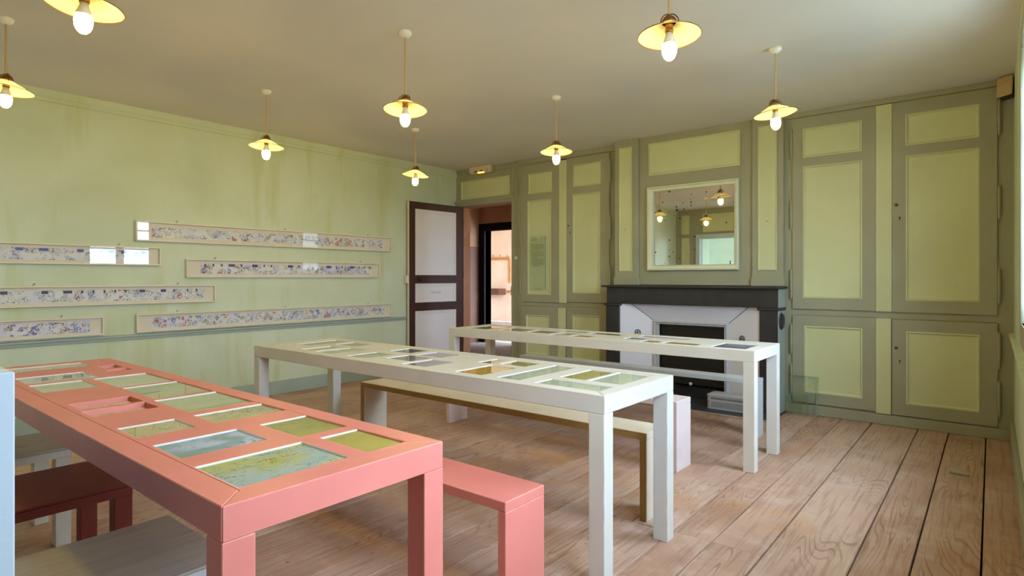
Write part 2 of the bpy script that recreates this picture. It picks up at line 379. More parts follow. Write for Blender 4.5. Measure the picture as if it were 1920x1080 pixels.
M = {}
M['green'] = wall_green()
M['ceil'] = plaster('ceiling_plaster', 'dcd8d5', 'e2dedb', .85, 1.2)
M['frame'] = paint('olive_grey_joinery', '9b9a84', .5, .05, 4)
M['panel'] = paint('pale_green_panel', 'c6ca9f', .5, .05, 3)
M['mirrorframe'] = paint('cream_green_mirror_frame', 'd6d9c0', .45, .04, 5)
M['rail'] = paint('blue_grey_rail', '9fada8', .5, .06, 5)
M['floor'] = floor_wood()
M['gap'] = simple('dark_gap', '1c1512', .9)
M['pink'] = paint('salmon_paint', 'd88077', .38, .05, 6, .05, 40, worn='e9c0a0', wornamt=.5)
M['white'] = paint('cream_white_paint', 'd0cec9', .42, .05, 6, .06, 40, worn='b07a50', wornamt=.75)
M['grey'] = paint('grey_white_paint', 'd9d7d2', .42, .05, 6, .06, 40, worn='b98a66', wornamt=.5)
M['yellowwhite'] = paint('yellowed_white_paint', 'd4cabb', .5, .07, 5, .06, 40, worn='a07c4c', wornamt=.5)
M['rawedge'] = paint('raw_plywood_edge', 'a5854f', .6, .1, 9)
M['lining'] = paint('white_card_lining', 'e9e9ea', .6, .02, 5)
M['palegrey'] = paint('pale_bluish_grey_paint', 'c9ced4', .5, .04, 5)
M['lilac'] = paint('pale_lilac_paint', 'd3c2c2', .5, .05, 5)
M['bluewhite'] = paint('pale_blue_white_paint', 'bccbda', .5, .04, 5)
M['red'] = paint('dark_red_paint', '7c3229', .5, .08, 6)
M['greytop'] = paint('bare_grey_wood', 'bcb4ab', .6, .12, 8, .1, 60, stretch=(6, .6, 1))
M['oak'] = paint('limed_frame_wood', 'dcd4c4', .5, .06, 8)
M['mount'] = paint('cream_mount', 'e0d6ca', .75, .03, 4)
M['glass'] = glass_mat('clear_glass', (.97, .985, .975, 1))
M['thick_glass'] = glass_mat('greenish_sheet_glass', (.95, .98, .965, 1))
M['glass_edge'] = simple('green_glass_edge', '6f8f86', .2)
M['black_marble'] = paint('black_marble', '2b2a2d', .38, .25, 9, .02, 30, spec=.5)
M['hearth'] = paint('slate_hearth', '3a3a40', .5, .25, 6)
M['stone'] = paint('pale_hearth_stone', '9b8a7d', .7, .15, 8)
M['lav'] = paint('white_lavender_enamel', 'd8d8e6', .3, .03, 3)
M['iron'] = simple('black_iron', '0e0d0e', .5)
M['soot'] = simple('soot', '161515', .9)
M['steel'] = simple('polished_steel', 'c6c6ca', .28, .35)
M['mesh'] = simple('pierced_grey_metal', 'b4b2b6', .45, .25)
M['mesh_dark'] = simple('pierced_dark', '5a585c', .6, .2)
M['brass'] = simple('brass', 'b3813f', .32, 1.0)
M['agedbrass'] = simple('aged_brass', '8a6038', .4, .9)
M['cord'] = simple('fabric_cord', 'c3a77b', .7)
M['rose'] = simple('white_porcelain', 'f2efe8', .3)
M['bulbbase'] = simple('white_plastic', 'efe6d8', .4)
M['bulb'] = emit('lit_bulb', (1.0, .73, .17, 1), BULB)
M['brown'] = paint('dark_brown_door', '40241f', .55, .08, 5)
M['doorpanel'] = paint('lilac_white_panel', 'dcd6de', .5, .03, 3)
M['black'] = simple('black_paint', '120e0f', .7, 0, .15)
M['mirror'] = mirror_mat()
M['spk'] = simple('beige_plastic', 'b9a27c', .6)
M['spkside'] = simple('dark_plastic', '2c2a22', .6)
M['ivory'] = simple('ivory_plastic', 'cfc6b2', .5)
M['orange'] = emit('orange_pilot_light', (1.0, .38, .04, 1), 3.0)
M['text'] = simple('grey_lettering', '77737a', .7)
M['textgreen'] = simple('olive_lettering', '8c9070', .7)
M['notice'] = paint('printed_notice_sheet', 'bcc397', .5, .03, 3)
M['brownwall'] = plaster('brown_hall_plaster', 'ab7a60', 'bb8c70', .8, 3)
M['browndado'] = plaster('brown_hall_dado', '6a483a', '775444', .7, 2)
M['peach'] = plaster('peach_room_plaster', 'efd9c6', 'f5e4d4', .8, 2)
M['pine'] = paint('pine_rack', 'c98f52', .5, .1, 8)
M['hallfloor'] = plaster('speckled_hall_floor', '4b423d', 'b9aea6', .8, 38)
M['roomfloor'] = plaster('pale_far_floor', 'a9a29c', 'b9b2ad', .8, 6)

def shade_mat():
    m, nt, out = new_mat('opal_glass_shade'); L = nt.links
    d = N(nt, 'BsdfDiffuse'); d.inputs[0].default_value = (.62, .58, .46, 1); t = N(nt, 'BsdfTranslucent'); t.inputs[0].default_value = (.70, .64, .46, 1)
    n = N(nt, 'TexNoise'); n.inputs['Scale'].default_value = 30
    mx = N(nt, 'MixShader'); L.new(math_(nt, 'ADD', math_(nt, 'MULTIPLY', n.outputs['Fac'], .06), .47), mx.inputs[0]); L.new(d.outputs[0], mx.inputs[1]); L.new(t.outputs[0], mx.inputs[2]); L.new(mx.outputs[0], out.inputs[0]); return m
M['shade'] = shade_mat()

# ================================================================== ROOM SHELL
XW, ZC, YB = 5.85, 2.665, -6.7       # right wall, ceiling height, wall behind the camera
# floor ---------------------------------------------------------------
fl = MB().box(-.15, XW + .3, YB - .1, .0, -.10, -.028).build('floor', M['gap'])
struct(fl, 'worn wooden floor of wide brown boards with dark gaps', 'floor')
xs = [0.0]
seams = [3.60, 3.78, 3.98, 4.15, 4.35, 4.55, 4.735, 4.955, 5.27, 5.465, 5.69, 5.85]
rr = random.Random(3)
while xs[-1] < 3.35: xs.append(xs[-1] + rr.uniform(.19, .29))
xs = xs[:-1] + seams if 3.6 - xs[-1] > .15 else xs[:-2] + seams
for i in range(len(xs) - 1):
    x0, x1 = xs[i], xs[i + 1]
    g = .0042 if x1 < 4.9 else .0075
    br = [YB] + sorted(rr.sample([-5.4, -4.6, -3.9, -3.2, -2.2, -1.5], rr.choice([1, 2]))) + [0.0]
    if 4.5 < x0 < 5.5: br = [YB, -3.52 if x0 > 4.9 else -3.18, 0.0]
    for j in range(len(br) - 1):
        off = rr.uniform(-.0015, .0015)
        o = MB().bbox(x0 + g / 2, x1 - g / 2, br[j] + .0015, br[j + 1] - .0015, -.026 + off, off, .0015)
        o.build('floor_board', M['floor'], fl)
# ceiling ---------------------------------------------------------------
struct(MB().box(-.2, XW + .3, YB - .1, .15, ZC, ZC + .1).build('ceiling', M['ceil']), 'plain off white plaster ceiling', 'ceiling')
# left wall ---------------------------------------------------------------
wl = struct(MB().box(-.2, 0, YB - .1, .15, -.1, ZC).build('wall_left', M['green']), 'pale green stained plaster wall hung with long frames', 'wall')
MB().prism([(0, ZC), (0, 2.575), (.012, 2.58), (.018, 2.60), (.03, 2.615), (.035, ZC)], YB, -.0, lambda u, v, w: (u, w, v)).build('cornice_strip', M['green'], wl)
fixn(wl.children[0])
o = MB().prism([(0, .668), (.014, .672), (.018, .69), (.026, .70), (.026, .712), (0, .716)], YB, -.93, lambda u, v, w: (u, w, v)).build('trim_1', M['rail'])
struct(fixn(o), 'blue grey moulded chair rail along the green wall', 'rail')
struct(MB().bbox(0, .022, YB, -.0, .0, .137, .003).build('baseboard_left', M['rail']), 'blue grey baseboard along the green wall', 'baseboard')
# back wall ---------------------------------------------------------------
DX0, DX1, DZ = .099, .987, 2.162
wb = MB().plate((-.2, XW + .3), (-.1, ZC), [(DX0, DX1, -.1, DZ)], -.15, 0, XZ).build('wall_back', M['frame'])
struct(fixn(wb), 'olive grey panelled wall with doorway, cupboards and fireplace', 'wall')
# right wall with two windows ---------------------------------------------
WIN = [(-2.76, -1.70, .96, 2.42), (-4.97, -3.90, .96, 2.42)]
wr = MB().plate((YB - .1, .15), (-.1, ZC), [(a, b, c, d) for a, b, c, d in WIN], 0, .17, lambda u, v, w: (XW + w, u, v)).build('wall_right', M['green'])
struct(fixn(wr), 'pale green wall with tall casement windows', 'wall')
struct(fixn(MB().prism([(0, .745), (-.014, .75), (-.02, .77), (-.03, .78), (-.03, .795), (0, .80)], YB, -.2, lambda u, v, w: (XW + u, w, v)).build('trim_2', M['green'])), 'green chair rail under the right windows', 'rail')
struct(MB().bbox(XW - .022, XW, YB, -.2, 0, .15, .003).build('baseboard_right', M['frame']), 'olive baseboard below the right windows', 'baseboard')
for k, (a, b, c, d) in enumerate(WIN):
    w = thing('window_%d' % (k + 1), 'white two leaf casement window, %s' % ('nearer the fireplace wall' if k == 0 else 'nearer the viewer'), 'window', (XW, (a + b) / 2, c), kind='structure')
    fr = MB(); X0, X1 = XW + .08, XW + .13
    fixn(MB().plate((a, b), (c, d), [(a + .04, b - .04, c + .04, d - .04)], .08, .14, lambda u, v, ww: (XW + ww, u, v)).build('window_frame', M['bluewhite'], w))
    m = (a + b) / 2
    for s0, s1 in ((a + .04, m - .004), (m + .004, b - .04)):
        zz = [c + .04 + .06] + [1.37, 1.70, 2.03] + [d - .08]
        holes = [(s0 + .045, s1 - .06 if s0 == a + .04 else s1 - .045, zz[q] + (.012 if q else 0), zz[q + 1] - (.012 if q < 3 else 0)) for q in range(4)]
        lf = fixn(MB().plate((s0, s1), (c + .04, d - .04), holes, .07, .11, lambda u, v, ww: (XW + ww, u, v)).build('casement', M['bluewhite'], w))
        for h in holes:
            MB().box(XW + .088, XW + .091, h[0], h[1], h[2], h[3]).build('pane', M['glass'], lf)
    fixn(MB().plate((a - .11, b + .11), (c - .12, min(d + .11, ZC - .02)), [(a, b, c, d)], -.007, 0, lambda u, v, ww: (XW + ww, u, v)).build('architrave', M['frame'], w))
    MB().bbox(XW - .006, XW + .08, a + .001, b - .001, c - .03, c, .002).build('sill', M['frame'], w)
    portal('window_portal', (XW + .18, (a + b) / 2, (c + d) / 2), (0, PI / 2, 0), d - c, b - a)
# wall behind the viewer, seen in the mirror --------------------------------
wf = MB().plate((-.2, XW + .3), (-.1, ZC), [(.56, 1.5, -.1, 2.03)], 0, .12, lambda u, v, w: (u, YB - .12 + w, v)).build('wall_front', M['frame'])
struct(fixn(wf), 'olive grey panelled wall reflected in the overmantel mirror', 'wall')
for (a, b, c, d) in ((.13, .31, 2.14, 2.55), (.13, .31, .95, 2.06), (.62, 1.45, 2.17, 2.55), (1.75, 2.6, .95, 2.5), (2.8, 3.65, .95, 2.5), (3.85, 4.7, .95, 2.5)):
    MB().bbox(a, b, YB, YB + .012, c, d, .004).build('wall_panel', M['panel'], wf)
fixn(MB().plate((.47, 1.59), (0, 2.12), [(.56, 1.5, -.1, 2.03)], 0, .03, lambda u, v, w: (u, YB + w, v)).build('door_casing', M['bluewhite'], wf))
# room beyond that doorway
nr = thing('wall_beyond', 'green room glimpsed through the mirror', 'wall', (0, YB, 0), kind='structure')
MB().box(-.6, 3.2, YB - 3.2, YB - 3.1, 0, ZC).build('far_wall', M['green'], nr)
MB().box(-.6, 3.2, YB - 3.1, YB - .12, ZC, ZC + .05).build('far_ceiling', M['ceil'], nr)
MB().box(-.6, 3.2, YB - 3.1, YB - .12, -.05, 0).build('far_floor', M['roomfloor'], nr)
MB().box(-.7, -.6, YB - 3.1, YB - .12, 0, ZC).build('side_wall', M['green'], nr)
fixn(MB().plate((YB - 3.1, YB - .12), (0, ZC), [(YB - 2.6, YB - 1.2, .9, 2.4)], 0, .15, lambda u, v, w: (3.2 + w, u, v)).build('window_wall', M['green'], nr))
portal('far_portal', (3.4, YB - 1.9, 1.65), (0, PI / 2, 0), 1.5, 1.4)

struct(MB().box(XW + .6, 90, -70, 60, -1.1, -1.0).build('ground', plaster('garden_gravel', '75766a', '828274', .9, 3)), 'pale gravel outside the windows', 'ground')

# ------------------------------------------------------------------ doorway: architrave and over-door panel
def moulded_panel(name, x0, x1, z0, z1, ys, parent, mat, m=.02, dep=.012, raise_=.0):
    """bolection-edged panel on a facade; ys = depth (towards the room) of the surrounding face"""
    b = MB(); rings = [(0, ys + .002), (m * .45, ys + .004), (m * .6, ys - dep * .5), (m, ys - dep)]
    vs = []
    for i, w in rings: vs += [XZ(x0 + i, z0 + i, w), XZ(x1 - i, z0 + i, w), XZ(x1 - i, z1 - i, w), XZ(x0 + i, z1 - i, w)]
    fs = []
    for k in range(len(rings) - 1):
        for e in range(4): fs.append((k * 4 + e, k * 4 + (e + 1) % 4, (k + 1) * 4 + (e + 1) % 4, (k + 1) * 4 + e))
    n = (len(rings) - 1) * 4; fs.append((n, n + 1, n + 2, n + 3))
    b.add(vs, fs); return b.build(name, mat, parent)

od = thing('trim_3', 'olive door surround with cornice and pale panel over the doorway', 'door surround', (.5, 0, 0), kind='structure')
fixn(MB().plate((.0, 1.13), (DZ + .04, ZC), [(.092, .955, 2.262, 2.513)], -.0, .016, XZ).build('over_door_frame', M['frame'], od))
moulded_panel('panel', .092, .955, 2.262, 2.513, .016, od, M['panel'])
fixn(MB().prism([(0, 2.60), (.03, 2.605), (.04, 2.63), (.055, 2.645), (.055, ZC), (0, ZC)], 0, 1.10, lambda u, v, w: (w, -u, v)).build('top_moulding', M['frame'], od))
fixn(MB().prism([(0, 2.17), (.03, 2.175), (.035, 2.20), (.05, 2.215), (.055, 2.245), (.016, 2.255), (0, 2.255)], 0, 1.03, lambda u, v, w: (w, -u, v)).build('cornice', M['frame'], od))
fixn(MB().prism([(.987, 0), (.987, -.022), (1.0, -.026), (1.02, -.024), (1.055, -.03), (1.10, -.034), (1.10, 0)], 0, ZC - .02, lambda u, v, w: (u, v, w)).build('architrave', M['frame'], od))
MB().bbox(.0, .099, -.02, 0, 0, 2.17, .003).build('hinge_jamb', M['frame'], od)
MB().box(.094, .1005, -.022, .02, 0, 2.162).build('dark_rebate', M['black'], od)
MB().box(.094, .102, .02, .155, 0, 2.162).build('jamb_lining', M['brownwall'], od)
MB().box(.10, .986, .0, .155, 2.158, 2.164).build('head_lining', M['brownwall'], od)
MB().bbox(1.098, 1.135, -.045, 0, 0, ZC - .01, .004).build('corner_bead', M['frame'], od)
k = thing('door_stop_knob', 'small round white and black knob on the door surround', 'knob', (1.079, -.03, 1.45))
MB().lathe([(0, -.03), (.018, -.028), (.02, -.018), (.012, -.008), (.014, 0)], (1.079, -.033, 1.45), 'y', 16).build('knob', M['rose'], k)
MB().lathe([(0, -.033), (.008, -.032), (.009, -.028)], (1.079, -.033, 1.45), 'y', 12).build('centre', M['iron'], k)
MB().bbox(.962, .985, -.01, 0.06, .98, 1.09, .002).build('strike_plate', M['steel'], od)

# open door leaf ---------------------------------------------------------------
dl = thing('door_1', 'dark brown open door with lilac white panels against the green wall', 'door', (.112, -.02, 0), kind='structure')
ang = math.atan2(-.90, -.06)
def LF(u, v, w):   # u along leaf from hinge, v height, w outwards (towards +X)
    dx, dy = -.0665, -.99779; nx, ny = .99779, -.0665
    return (.112 + dx * u + nx * w, -.02 + dy * u + ny * w, v)
def LFr(u, v, w): return LF(u, v, w)
HP = [(.12, .807, 1.235, 2.075), (.12, .807, .886, 1.128), (.12, .807, .16, .778)]
fixn(MB().plate((.0, .90), (.012, 2.165), HP, -.02, .016, LFr).build('door_frame', M['brown'], dl))
for (a, b, c, d) in HP:
    p = MB(); rings = [(0, .017), (.008, .019), (.014, .012), (.035, .010), (.04, .004)]; vs = []; fs = []
    for i, w in rings: vs += [LF(a + i, c + i, w), LF(b - i, c + i, w), LF(b - i, d - i, w), LF(a + i, d - i, w)]
    for q in range(len(rings) - 1):
        for e in range(4): fs.append((q * 4 + e, q * 4 + (e + 1) % 4, q * 4 + 4 + (e + 1) % 4, q * 4 + 4 + e))
    n = 4 * (len(rings) - 1); fs.append((n, n + 1, n + 2, n + 3)); p.add(vs, fs)
    fixn(p.build('panel', M['doorpanel'], dl))
fixn(MB().plate((.9, .906), (.012, 2.165), [], -.02, .014, LFr).build('edge_strip', M['oak'], dl))
kb = MB().lathe([(0, .052), (.018, .05), (.024, .04), (.02, .028), (.009, .02), (.009, 0)], (0, 0, 0), 'x', 18)
kb.v = [LF(.757 + p[1], 1.182 + p[2], .016 + p[0]) for p in kb.v]; kb.build('door_knob', M['iron'], dl)
lb = MB(); lb.prism([(0, 0), (.05, 0), (.05, .10), (0, .10)], -.02, .02, lambda u, v, w: LF(.905 + u * .6, 1.13 + v, w - .015)); fixn(lb.build('lock_keeper', M['oak'], dl))
for hz in (.3, 1.2, 1.9):
    h = MB().tube([LF(-.004, hz, .018), LF(-.004, hz + .1, .018)], .008); h.build('hinge', M['brown'], dl)
def text_mesh(txt, size, name, mat, parent, mpf):
    cu = bpy.data.curves.new('t', 'FONT'); cu.body = txt; cu.size = size; cu.align_x = 'CENTER'; cu.align_y = 'CENTER'; cu.space_character = 1.25
    to = bpy.data.objects.new('t', cu); COL.objects.link(to)
    dg = bpy.context.evaluated_depsgraph_get(); me = bpy.data.meshes.new_from_object(to.evaluated_get(dg))
    b = MB(); b.add([mpf(v.co.x, v.co.y) for v in me.vertices], [tuple(p.vertices) for p in me.polygons])
    bpy.data.objects.remove(to); bpy.data.curves.remove(cu); bpy.data.meshes.remove(me)
    return b.build(name, mat, parent)
sub(text_mesh('ATELIERS', .033, 'lettering', M['text'], dl, lambda x, y: LF(.46 - x, 1.008 + y, .0055)), 'small grey capital lettering')

# hall and the lit room beyond the doorway ----------------------------------------
hl = thing('wall_hall', 'brown plastered hall with dark dado seen through the doorway', 'wall', (-.5, 1.2, 0), kind='structure')
HX, HY_ = -1.77, 2.40
MB().box(HX - .1, HX, .15, HY_, 0, 2.75).build('side_wall', M['brownwall'], hl)
MB().box(HX, HX + .012, .15, HY_, 0, 1.78).build('side_dado', M['browndado'], hl)
MB().box(HX, HX + .02, .15, HY_, .76, .93).build('side_band', M['browndado'], hl)
OX0, OX1, OZ = -1.615, -.62, 2.08
fixn(MB().plate((HX - .1, 3.2), (0, 2.75), [(OX0, OX1, -.1, OZ)], -HY_ - .15, -HY_, XZ).build('far_wall', M['brownwall'], hl))
MB().box(HX - .1, 3.2, .15, HY_ + .1, 2.7, 2.75).build('hall_ceiling', M['ceil'], hl)
fixn(MB().plate((.15, HY_), (0, 2.75), [(1.75, 2.25, 1.2, 2.2)], 0, .1, lambda u, v, w: (3.1 + w, u, v)).build('end_wall', M['brownwall'], hl))  # unseen opening added so that sky light brightens the hall
portal('hall_portal', (3.22, 2.0, 1.7), (0, PI / 2, 0), 1.0, .5)
MB().box(HX - .1, -.2, .05, .15, 0, 2.75).build('near_wall', M['brownwall'], hl)
struct(MB().box(HX - .1, 3.2, -.0, HY_ + .15, -.1, -.002).build('floor_hall', M['hallfloor']), 'speckled dark stone floor in the hall', 'floor')
d2 = thing('door_2', 'black door frame opening into a lit peach room', 'door frame', (-1.1, HY_, 0), kind='structure')
fixn(MB().plate((OX0 - .135, OX1 + .13), (0, OZ + .13), [(OX0, OX1, -.1, OZ)], -HY_ - .16, -HY_ + .03, XZ).build('frame', M['black'], d2))
rm = thing('wall_far_room', 'peach plastered room beyond the hall', 'wall', (-2, 4.5, 0), kind='structure')
RY = 6.6
MB().box(-5.2, 1.2, RY, RY + .1, 0, 2.8).build('far_wall', M['peach'], rm)
MB().box(-5.3, -5.2, 2.55, RY, 0, 2.8).build('side_wall', M['peach'], rm)
fixn(MB().plate((2.55, RY), (0, 2.8), [(2.9, 6.2, .7, 2.6)], 0, .1, lambda u, v, w: (1.2 + w, u, v)).build('window_wall', M['peach'], rm))  # wide out-of-view opening, added to flood the far room with daylight
portal('far_room_portal', (1.32, 4.55, 1.65), (0, PI / 2, 0), 1.9, 3.3)
MB().box(-5.3, HX - .1, 2.40, 2.55, 0, 2.8).build('near_wall', M['peach'], rm)
MB().box(-5.3, 1.3, 2.55, RY + .1, 2.75, 2.8).build('room_ceiling', M['ceil'], rm)
MB().box(-5.2, 1.2, RY - .03, RY, .80, .86).build('chair_rail', M['pine'], rm)
struct(MB().box(-5.2, 1.2, HY_ + .15, RY, -.1, -.002).build('floor_far_room', M['roomfloor']), 'pale floor of the far peach room', 'floor')
def far(px, py, Y=RY - .03):
    r = Vector((-math.sin(YAW) + math.cos(YAW) * (px - 960) / F_PX, math.cos(YAW) + math.sin(YAW) * (px - 960) / F_PX, (HORIZON - py) / F_PX))
    return CAM + r * ((Y - CAM.y) / r.y)
def farbox(px0, py0, px1, py1, dep, Y=RY - .001):
    a, b = far(px0, py0, Y - dep), far(px1, py1, Y - dep)
    return MB().box(min(a.x, b.x), max(a.x, b.x), Y - dep, Y, min(a.z, b.z), max(a.z, b.z))
ra = far(937, 480); rk = thing('coat_rack', 'pine coat rack with pegs on the far peach wall', 'coat rack', (ra.x, RY - .02, ra.z))
farbox(917, 483, 955, 487, .025).build('peg_board', M['pine'], rk); farbox(916.5, 468, 918.5, 487, .03).build('end_post', M['pine'], rk); farbox(953, 487, 956, 531, .03).build('upright', M['pine'], rk)
for px in (925, 938, 951):
    a = far(px, 481, RY - .02); MB().tube([(a.x, RY - .02, a.z), (a.x + .06, RY - .10, a.z + .05)], .012).build('peg', M['pine'], rk)
sh = farbox(903, 541, 935, 553, .3); ss = sh.build('wall_shelf', M['browndado'], None, (far(920, 547).x, RY, far(920, 547).z)); tag(ss, 'brown box shelf low on the far peach wall', 'shelf')

# ================================================================== CUPBOARDS
def hinge(parent, x, y, z0, z1, mat):
    c = (z0 + z1) / 2; h = z1 - z0; b = MB(); r = .009
    pr = [(0, z0), (r * .6, z0 + .006), (r * .4, z0 + .012), (r * 1.1, z0 + .02), (r * .8, z0 + .03), (r * 1.1, z0 + .04), (r, z0 + .05), (r * 1.15, c), (r, z1 - .05), (r * 1.1, z1 - .04), (r * .8, z1 - .03), (r * 1.1, z1 - .02), (r * .4, z1 - .012), (r * .6, z1 - .006), (0, z1)]
    b.lathe(pr, (x, y, 0), 'z', 8); return b.build('hinge', mat, parent)
def cdoor(parent, x0, x1, z0, z1, ys, holes, th=.02):
    d = fixn(MB().plate((x0, x1), (z0, z1), holes, ys, ys + th, XZ).build('cupboard_door', M['frame'], parent))
    for h in holes: moulded_panel('panel', h[0], h[1], h[2], h[3], ys + th, d, M['panel'])
    return d
def keyhole(d, x, z, y):
    b = MB(); b.lathe([(0, -.003), (.006, -.003), (.006, 0)], (x, y, z + .006), 'y', 10); b.box(x - .003, x + .003, y - .003, y, z - .014, z + .004)
    return b.build('keyhole', M['iron'], d)

YR = .16       # depth of the right cupboard face frame
cr = thing('wall_cupboard', 'tall olive grey built-in cupboard with four panelled doors right of fireplace', 'cupboard', (5.05, -.09, 0))
D = [(4.345, 4.985, .925, 2.612), (5.095, 5.757, .921, 2.612), (4.345, 4.985, .100, .872), (5.095, 5.757, .093, .866)]
fixn(MB().plate((4.275, XW), (0, ZC), [(a, b, c, d) for a, b, c, d in D], .0, YR, XZ).build('face_frame', M['frame'], cr))
MB().box(4.985, 5.095, -.182, -.14, .925, 2.612).build('centre_stile', M['panel'], cr); MB().box(4.985, 5.09, -.182, -.14, .09, .868).build('centre_stile', M['panel'], cr)
MB().bbox(4.275, XW, -.178, -.15, .0, .082, .004).build('plinth', M['frame'], cr)
MB().bbox(4.275, XW, -.176, -.15, 2.622, ZC, .003).build('top_rail', M['frame'], cr)
dLU = cdoor(cr, 4.347, 4.983, .927, 2.610, YR, [(4.432, 4.884, 2.258, 2.513), (4.434, 4.886, 1.025, 2.180)])
dRU = cdoor(cr, 5.097, 5.755, .923, 2.610, YR, [(5.188, 5.652, 2.258, 2.508), (5.190, 5.653, 1.020, 2.178)])
dLL = cdoor(cr, 4.347, 4.983, .102, .870, YR, [(4.443, 4.888, .193, .778)])
dRL = cdoor(cr, 5.097, 5.757, .095, .864, YR, [(5.193, 5.654, .188, .772)])
yk = -(YR + .02)
for z0, z1 in ((2.249, 2.536), (1.63, 1.894), (1.003, 1.283)): hinge(dRU, 5.766, yk - .004, z0, z1, M['frame']); hinge(dLU, 4.337, yk - .004, z0, z1, M['frame'])
for z0, z1 in ((.522, .802), (.167, .439)): hinge(dRL, 5.766, yk - .004, z0, z1, M['frame']); hinge(dLL, 4.337, yk - .004, z0, z1, M['frame'])
for d, z in ((dRU, 1.79), (dRL, .636)):
    MB().lathe([(0, -.018), (.009, -.017), (.012, -.010), (.007, -.004), (.012, 0)], (5.126, yk, z), 'y', 14).build('knob', M['agedbrass'], d)
keyhole(dRU, 5.149, 1.679, yk); keyhole(dRL, 5.149, .527, yk)

YLc = .06
cl_ = thing('wall_cupboard', 'narrow olive grey built-in cupboard between the doorway and fireplace', 'cupboard', (1.85, -.04, 0))
DL = [(1.185, 1.762, .905, 2.582), (1.866, 2.435, .918, 2.592), (1.185, 1.74, .18, .855), (1.866, 2.435, .18, .86)]
fixn(MB().plate((1.13, 2.58), (0, ZC), DL, 0, YLc, XZ).build('face_frame', M['frame'], cl_))
MB().box(1.762, 1.866, -.082, -.04, .905, 2.582).build('centre_stile', M['panel'], cl_); MB().box(1.74, 1.85, -.075, -.04, .18, .845).build('centre_stile', M['panel'], cl_)
MB().bbox(1.13, 2.58, -.08, -.05, 0, .13, .004).build('plinth', M['frame'], cl_)
MB().bbox(1.13, 2.58, -.085, -.05, 2.602, ZC, .004).build('top_rail', M['frame'], cl_)
a1 = cdoor(cl_, 1.187, 1.760, .907, 2.580, YLc, [(1.302, 1.660, 2.228, 2.474), (1.288, 1.645, .996, 2.144)])
a2 = cdoor(cl_, 1.868, 2.433, .920, 2.590, YLc, [(1.958, 2.326, 2.254, 2.507), (1.950, 2.318, 1.023, 2.169)])
a3 = cdoor(cl_, 1.187, 1.738, .182, .853, YLc, [(1.265, 1.620, .265, .746)])
a4 = cdoor(cl_, 1.868, 2.433, .182, .858, YLc, [(1.945, 2.311, .258, .770)])
for z0, z1 in ((2.246, 2.524), (1.625, 1.903), (1.12, 1.35)): hinge(a2, 2.444, -.085, z0, z1, M['rail'])
for z0, z1 in ((2.2, 2.45), (1.6, 1.86), (1.0, 1.25)): hinge(a1, 1.178, -.085, z0, z1, M['frame'])
MB().lathe([(0, -.004), (.009, -.004), (.009, 0)], (1.89, -.08, 1.808), 'y', 12).build('knob_hole', M['iron'], a2); keyhole(a2, 1.912, 1.723, -.08)
MB().box(1.766, 1.868, -.0835, -.08, 2.586, 2.593).build('dark_slot', M['gap'], cl_)
# glass notice on its door
nt_ = thing('glass_notice', 'clear glass notice plate with olive text on the narrow cupboard', 'notice', (1.46, -.10, 1.38))
fixn(MB().box(1.335, 1.575, -.105, -.099, 1.055, 1.705).build('plate', M['thick_glass'], nt_))
MB().box(1.574, 1.577, -.106, -.098, 1.055, 1.705).build('plate_edge', M['glass_edge'], nt_)
MB().bbox(1.44, 1.48, -.112, -.08, 1.683, 1.698, .003).build('clip', M['steel'], nt_); MB().bbox(1.44, 1.48, -.112, -.08, 1.066, 1.081, .003).build('clip', M['steel'], nt_)
tx = MB(); zz = 1.655; tx.box(1.365, 1.44, -.107, -.1055, zz, zz + .008); zz = 1.60; r5 = random.Random(9)
for i in range(16):
    x = 1.365; xe = 1.555 if i not in (4, 9, 15) else 1.48
    while x < xe:
        wd = r5.uniform(.01, .03); tx.box(x, min(x + wd, xe), -.107, -.1055, zz, zz + .006); x += wd + .006
    zz -= .016 if i not in (4, 9) else .024
o = tx.build('text_lines', M['textgreen'], nt_); o['kind'] = 'stuff'

# ================================================================== CHIMNEY BREAST
cb = thing('chimney_breast', 'olive grey overmantel with two pilasters and a pale panel above the mirror', 'overmantel', (3.43, -.1, 1.12))
YC = .18
MB().box(2.575, 4.28, -YC, -.001, 1.13, ZC).build('backing', M['frame'], cb)
moulded_panel('upper_panel', 2.960, 3.892, 2.258, 2.590, YC + .008, cb, M['panel'], .03, .006)
for (x0, x1, p0, p1) in ((2.575, 2.853, 2.628, 2.786), (4.005, 4.278, 4.058, 4.224)):
    pl = MB().bbox(x0, x1, -YC - .028, -YC, 1.20, ZC - .001, .003).build('pilaster', M['frame'], cb)
    MB().bbox(x0 - .01, x1 + .01, -YC - .036, -YC, 1.1245, 1.205, .005).build('base', M['frame'], pl)
    moulded_panel('panel', p0, p1, 1.27, 2.586, YC + .034, pl, M['panel'], .016, .005)
    MB().lathe([(0, -.012), (.01, -.011), (.013, -.006), (.013, 0)], ((p0 + p1) / 2, -YC - .022, 1.718), 'y', 14).build('button', M['panel'], pl)
